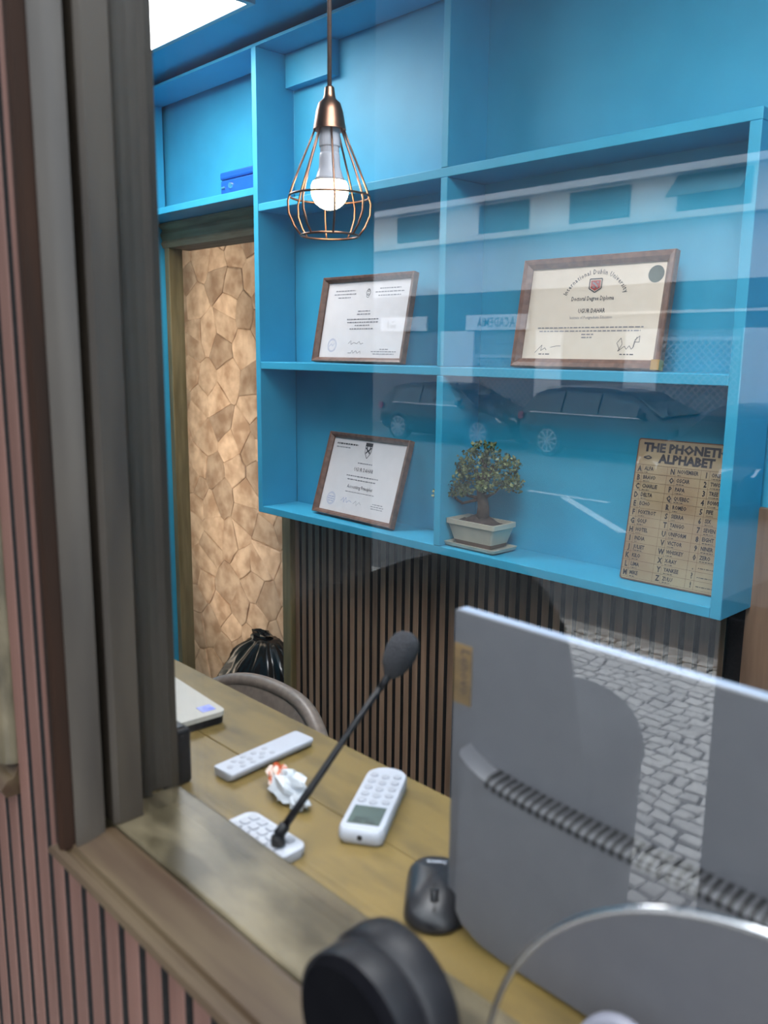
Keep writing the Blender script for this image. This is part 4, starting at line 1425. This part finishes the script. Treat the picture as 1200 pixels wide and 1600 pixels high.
    # windscreen and rear window
    for (u0, z0, u1, z1) in ((.475, .965, .19, H_ - .14) if not estate else (.475, .975, .175, H_ - .13), (-.955, .98, -.83, 1.30) if estate else (-.955, 1.0, -.79, 1.31)):
        sg = 1 if u0 > 0 else -1
        mb = MB()
        y0_, y1_ = hw * .80, hw * .62
        q = [(u0 * hl + sg * .03, -y0_, z0), (u0 * hl + sg * .03, y0_, z0), (u1 * hl + sg * .04, y1_, z1), (u1 * hl + sg * .04, -y1_, z1)]
        mb.add(q + [(x_ - sg * .05, y_, z_ - .03) for x_, y_, z_ in q], [(0, 1, 2, 3), (4, 7, 6, 5), (0, 4, 5, 1), (1, 5, 6, 2), (2, 6, 7, 3), (3, 7, 4, 0)])
        mb.build('windscreen' if sg > 0 else 'rear_window', 'car_glass', t, local=True)
    return t


car('dark blue estate car parked across the street, mirrored right of the bonsai', 'estate_car', 4.6, 1.82, 1.44, 'car_blue', (-9.35, .626 - 15.95, RZ), 0.0, True)
car('black hatchback parked behind the estate car, mirrored above the lower certificate', 'hatchback_car', 4.15, 1.76, 1.42, 'car_black', (-13.95, .626 - 15.9, RZ), 0.0, False)
car('dark car parked nose-on nearer the pavement, mirrored above the tin sign', 'parked_car', 4.1, 1.74, 1.40, 'car_black', (-5.45, .626 - 12.75, RZ), PI / 2, False)

# ---- house across the street
FY = .626 - 18.5
t = thing('building', 'pale building across the street with shuttered windows and shop fronts, mirrored in the glass', 'building', (-12, FY, GZ))


def fb(name, x0, x1, z0, z1, m, out=0.0, thick=0.12, parent=None):
    mb = MB(); mb.box(x0, x1, FY + out - thick, FY + out, z0, z1)
    return mb.build(name, m, parent or t)


fb('ground_floor_wall', -45, 25, GZ, 2.26, 'shop_dark', 0.0, 0.3)
fb('lower_wall', -45, 25, 3.28, 4.60, 'facade', 0.06, 0.36)
fb('fascia_band', -45, 25, 2.26, 3.28, 'fascia', 0.03, 0.33)
fb('upper_wall', -45, 25, 4.60, 5.56, 'facade_cream', 0.02, 0.32)
fb('cornice', -45, 25, 5.56, 5.72, 'facade', 0.35, 0.6)
fb('top_storey_wall', -45, 25, 5.72, 13.5, 'facade_dark', 0.0, 0.3)
fb('balcony_slab', -45, 25, 4.58, 4.72, 'facade_cream', 0.45, 0.5)
k = 0
x = -36.0
spots = [-18.05, -14.93, -12.05, -9.22] + [-20.9 - 2.87 * i for i in range(4)] + [-6.35 + 2.87 * i for i in range(4)]
for x in spots:
    fr = fb('window', x - .84, x + .84, 4.74, 5.52, 'shop_dark', 0.03, 0.05)
    for q in range(10):
        fb('shutter_slat', x - .80, x + .80, 4.75 + q * .077, 4.75 + q * .077 + .062, 'shutter', 0.06, 0.03, fr)
aw = MB()
aw.prism([(FY + .06, 5.50), (FY + .55, 5.02), (FY + .57, 5.04), (FY + .06, 5.54)], 'x', -10.06, -8.40); aw.build('awning', 'shutter', t)
for x0, x1 in ((-17.0, -15.8), (-13.7, -12.9), (-11.1, -10.25), (-8.3, -7.3), (-22.3, -21.2)):
    fb('pilaster', x0, x1, GZ, 2.26, 'facade', 0.08, 0.1)


def lattice(x0, x1, z0, z1):
    pan = fb('grille_frame', x0, x1, z1, z1 + .08, 'lattice', 0.05, 0.04)
    mb = MB()
    st_ = 0.17
    n_ = int((x1 - x0 + z1 - z0) / st_) + 1
    for i in range(n_):
        d = i * st_
        for fl in (0, 1):
            ax, az = x0 + max(0, d - (z1 - z0)), z0 + min(d, z1 - z0)
            bx_, bz = x0 + min(d, x1 - x0), z0 + max(0, d - (x1 - x0))
            if fl:
                ax, bx_ = x0 + x1 - ax, x0 + x1 - bx_
            dx, dz = bx_ - ax, bz - az
            l = math.hypot(dx, dz)
            if l < .05:
                continue
            nx, nz = -dz / l * .014, dx / l * .014
            mb.add([(ax - nx, FY + .055 + .012 * fl, az - nz), (bx_ - nx, FY + .055 + .012 * fl, bz - nz), (bx_ + nx, FY + .055 + .012 * fl, bz + nz), (ax + nx, FY + .055 + .012 * fl, az + nz)], [(0, 1, 2, 3) if not fl else (3, 2, 1, 0)])
    mb.build('lattice_grille', 'lattice', t)


lattice(-15.75, -13.75, GZ, 1.55)
lattice(-10.2, -8.35, GZ, 2.0)
for x0, x1, s_ in ((-16.05, -13.95, 'ACADEMIA'), (-19.45, -17.55, '')):
    sb_ = fb('shop_sign', x0, x1, 2.28, 2.68, 'sign_white', 0.12, 0.08)
    tx = MB()
    if s_:
        put_text(tx, s_, 0, 0, 0.36, z=0, width=(x1 - x0) * .62, bold=.01)
    else:                                     # illegible dark marks
        rect(tx, 0.30, 0.55, 0.0, 0.10, 0); rect(tx, 0.60, 0.66, 0.0, 0.22, 0); rect(tx, 0.38, 0.46, 0.16, 0.22, 0)
    tx.v = [((x0 + x1) / 2 - px, FY + 0.123, 2.36 + py) for px, py, pz in tx.v]
    tx.f = [f[::-1] for f in tx.f]
    tx.build('lettering', 'ink', sb_)
mb = MB(); mb.box(-11.9, 2.0, FY + .05, FY + .12, 2.60, 2.66); mb.build('light_strip', 'facade_cream', t)

# ---- things standing on the pavement, mirrored over the computer
BXs, BYs = -1.64, .626 - 2.45
t = thing('litter_bin', 'dark grey round-topped litter bin on the pavement, mirrored over the computer', 'bin', (BXs, BYs, GZ))
mb = MB()
pr = [(0.24, 0.012), (0.255, 0.05), (0.275, 0.55), (0.28, 0.78)]
mb.lathe(pr, (BXs, BYs, GZ), 36); shade_auto(mb.build('drum', 'bin', t), 40)
mb = MB(); mb.lathe([(0.287, 0.781)] + [(0.287 * math.cos(a) ** .75, 0.785 + 0.215 * math.sin(a)) for a in [math.radians(88 * i / 10) for i in range(11)]] + [(0, 1.0)], (BXs, BYs, GZ), 36); shade_auto(mb.build('dome_lid', 'bin', t), 50)
mb = MB(); mb.box(BXs - .12, BXs + .12, BYs - .30, BYs - .262, GZ + .62, GZ + .74); mb.build('mouth', 'dark_vent', t)
CXs = -1.08
t = thing('utility_cabinet', 'tall charcoal street cabinet on the pavement, mirrored at the right edge', 'cabinet', (CXs + .4, BYs, GZ))
mb = MB(); mb.box(CXs, CXs + .9, BYs - .25, BYs + .05, GZ + .06, GZ + 1.45); mb.build('case', 'cabinet', t, bevel=.01)
mb = MB(); mb.box(CXs + .02, CXs + .88, BYs - .22, BYs + .02, GZ + .001, GZ + .06); mb.build('plinth', 'bin', t)
for q in range(2):
    mb = MB(); mb.box(CXs + .03 + q * .43, CXs + .44 + q * .43, BYs + .0505, BYs + .062, GZ + .10, GZ + 1.40); dr = mb.build('door', 'cabinet', t, bevel=.004)
    mb = MB(); mb.box(CXs + .38 + q * .10, CXs + .40 + q * .10, BYs + .062, BYs + .075, GZ + .70, GZ + .85); mb.build('handle', 'dark_vent', dr)
MYs = .626 - 1.72
t = thing('covered_motorbike', 'motorbike under a dark grey cover on the pavement, mirrored darkly over the counter', 'motorbike', (-2.2, MYs, GZ))
mb = MB()
rings = []
rm = random.Random(4)
for x_, zt_ in ((-3.62, -.20), (-3.55, .30), (-3.2, .55), (-2.7, .66), (-2.14, .85), (-1.8, 1.0), (-1.45, 1.15), (-1.28, 1.17), (-1.17, 1.13), (-1.10, 1.04), (-1.07, .85), (-1.05, .2)):
    x_ -= .16
    ring = []
    for k in range(14):
        a = PI * k / 13
        q = max(0.0, math.sin(a)) ** .6
        z_ = GZ + .01 + (zt_ - GZ - .01) * q
        w_ = .27 * (1 if abs(math.cos(a)) > .98 else abs(math.cos(a)) ** .5)
        ring.append((x_ + .02 * noise.noise((x_ * 4, k * .9, 0)), MYs + math.copysign(w_, math.cos(a)) * (1 + .08 * noise.noise((x_ * 5, k * .7, 3))), z_))
    rings.append(ring)
mb.loft(rings)
mb.build('cover', 'cover', t, smooth=True)
mb = MB(); mb.lathe([(.20, -.05), (.29, -.05), (.30, 0), (.29, .05), (.20, .05)], (-1.72, MYs, GZ + .301), 24, 'y'); mb.build('wheel', 'tyre', t)
mb = MB(); mb.lathe([(.20, -.06), (.29, -.06), (.30, 0), (.29, .06), (.20, .06)], (-3.05, MYs, GZ + .301), 24, 'y'); mb.build('wheel', 'tyre', t)

# ---- neighbouring house that juts out further along the pavement
o = sbuild(MB().box(-9.0, -3.95, .626 - 3.67, 0.262, GZ, 9.0), 'wall_neighbour', 'neighbour', 'dark side wall of the neighbouring house jutting onto the pavement', 'wall')
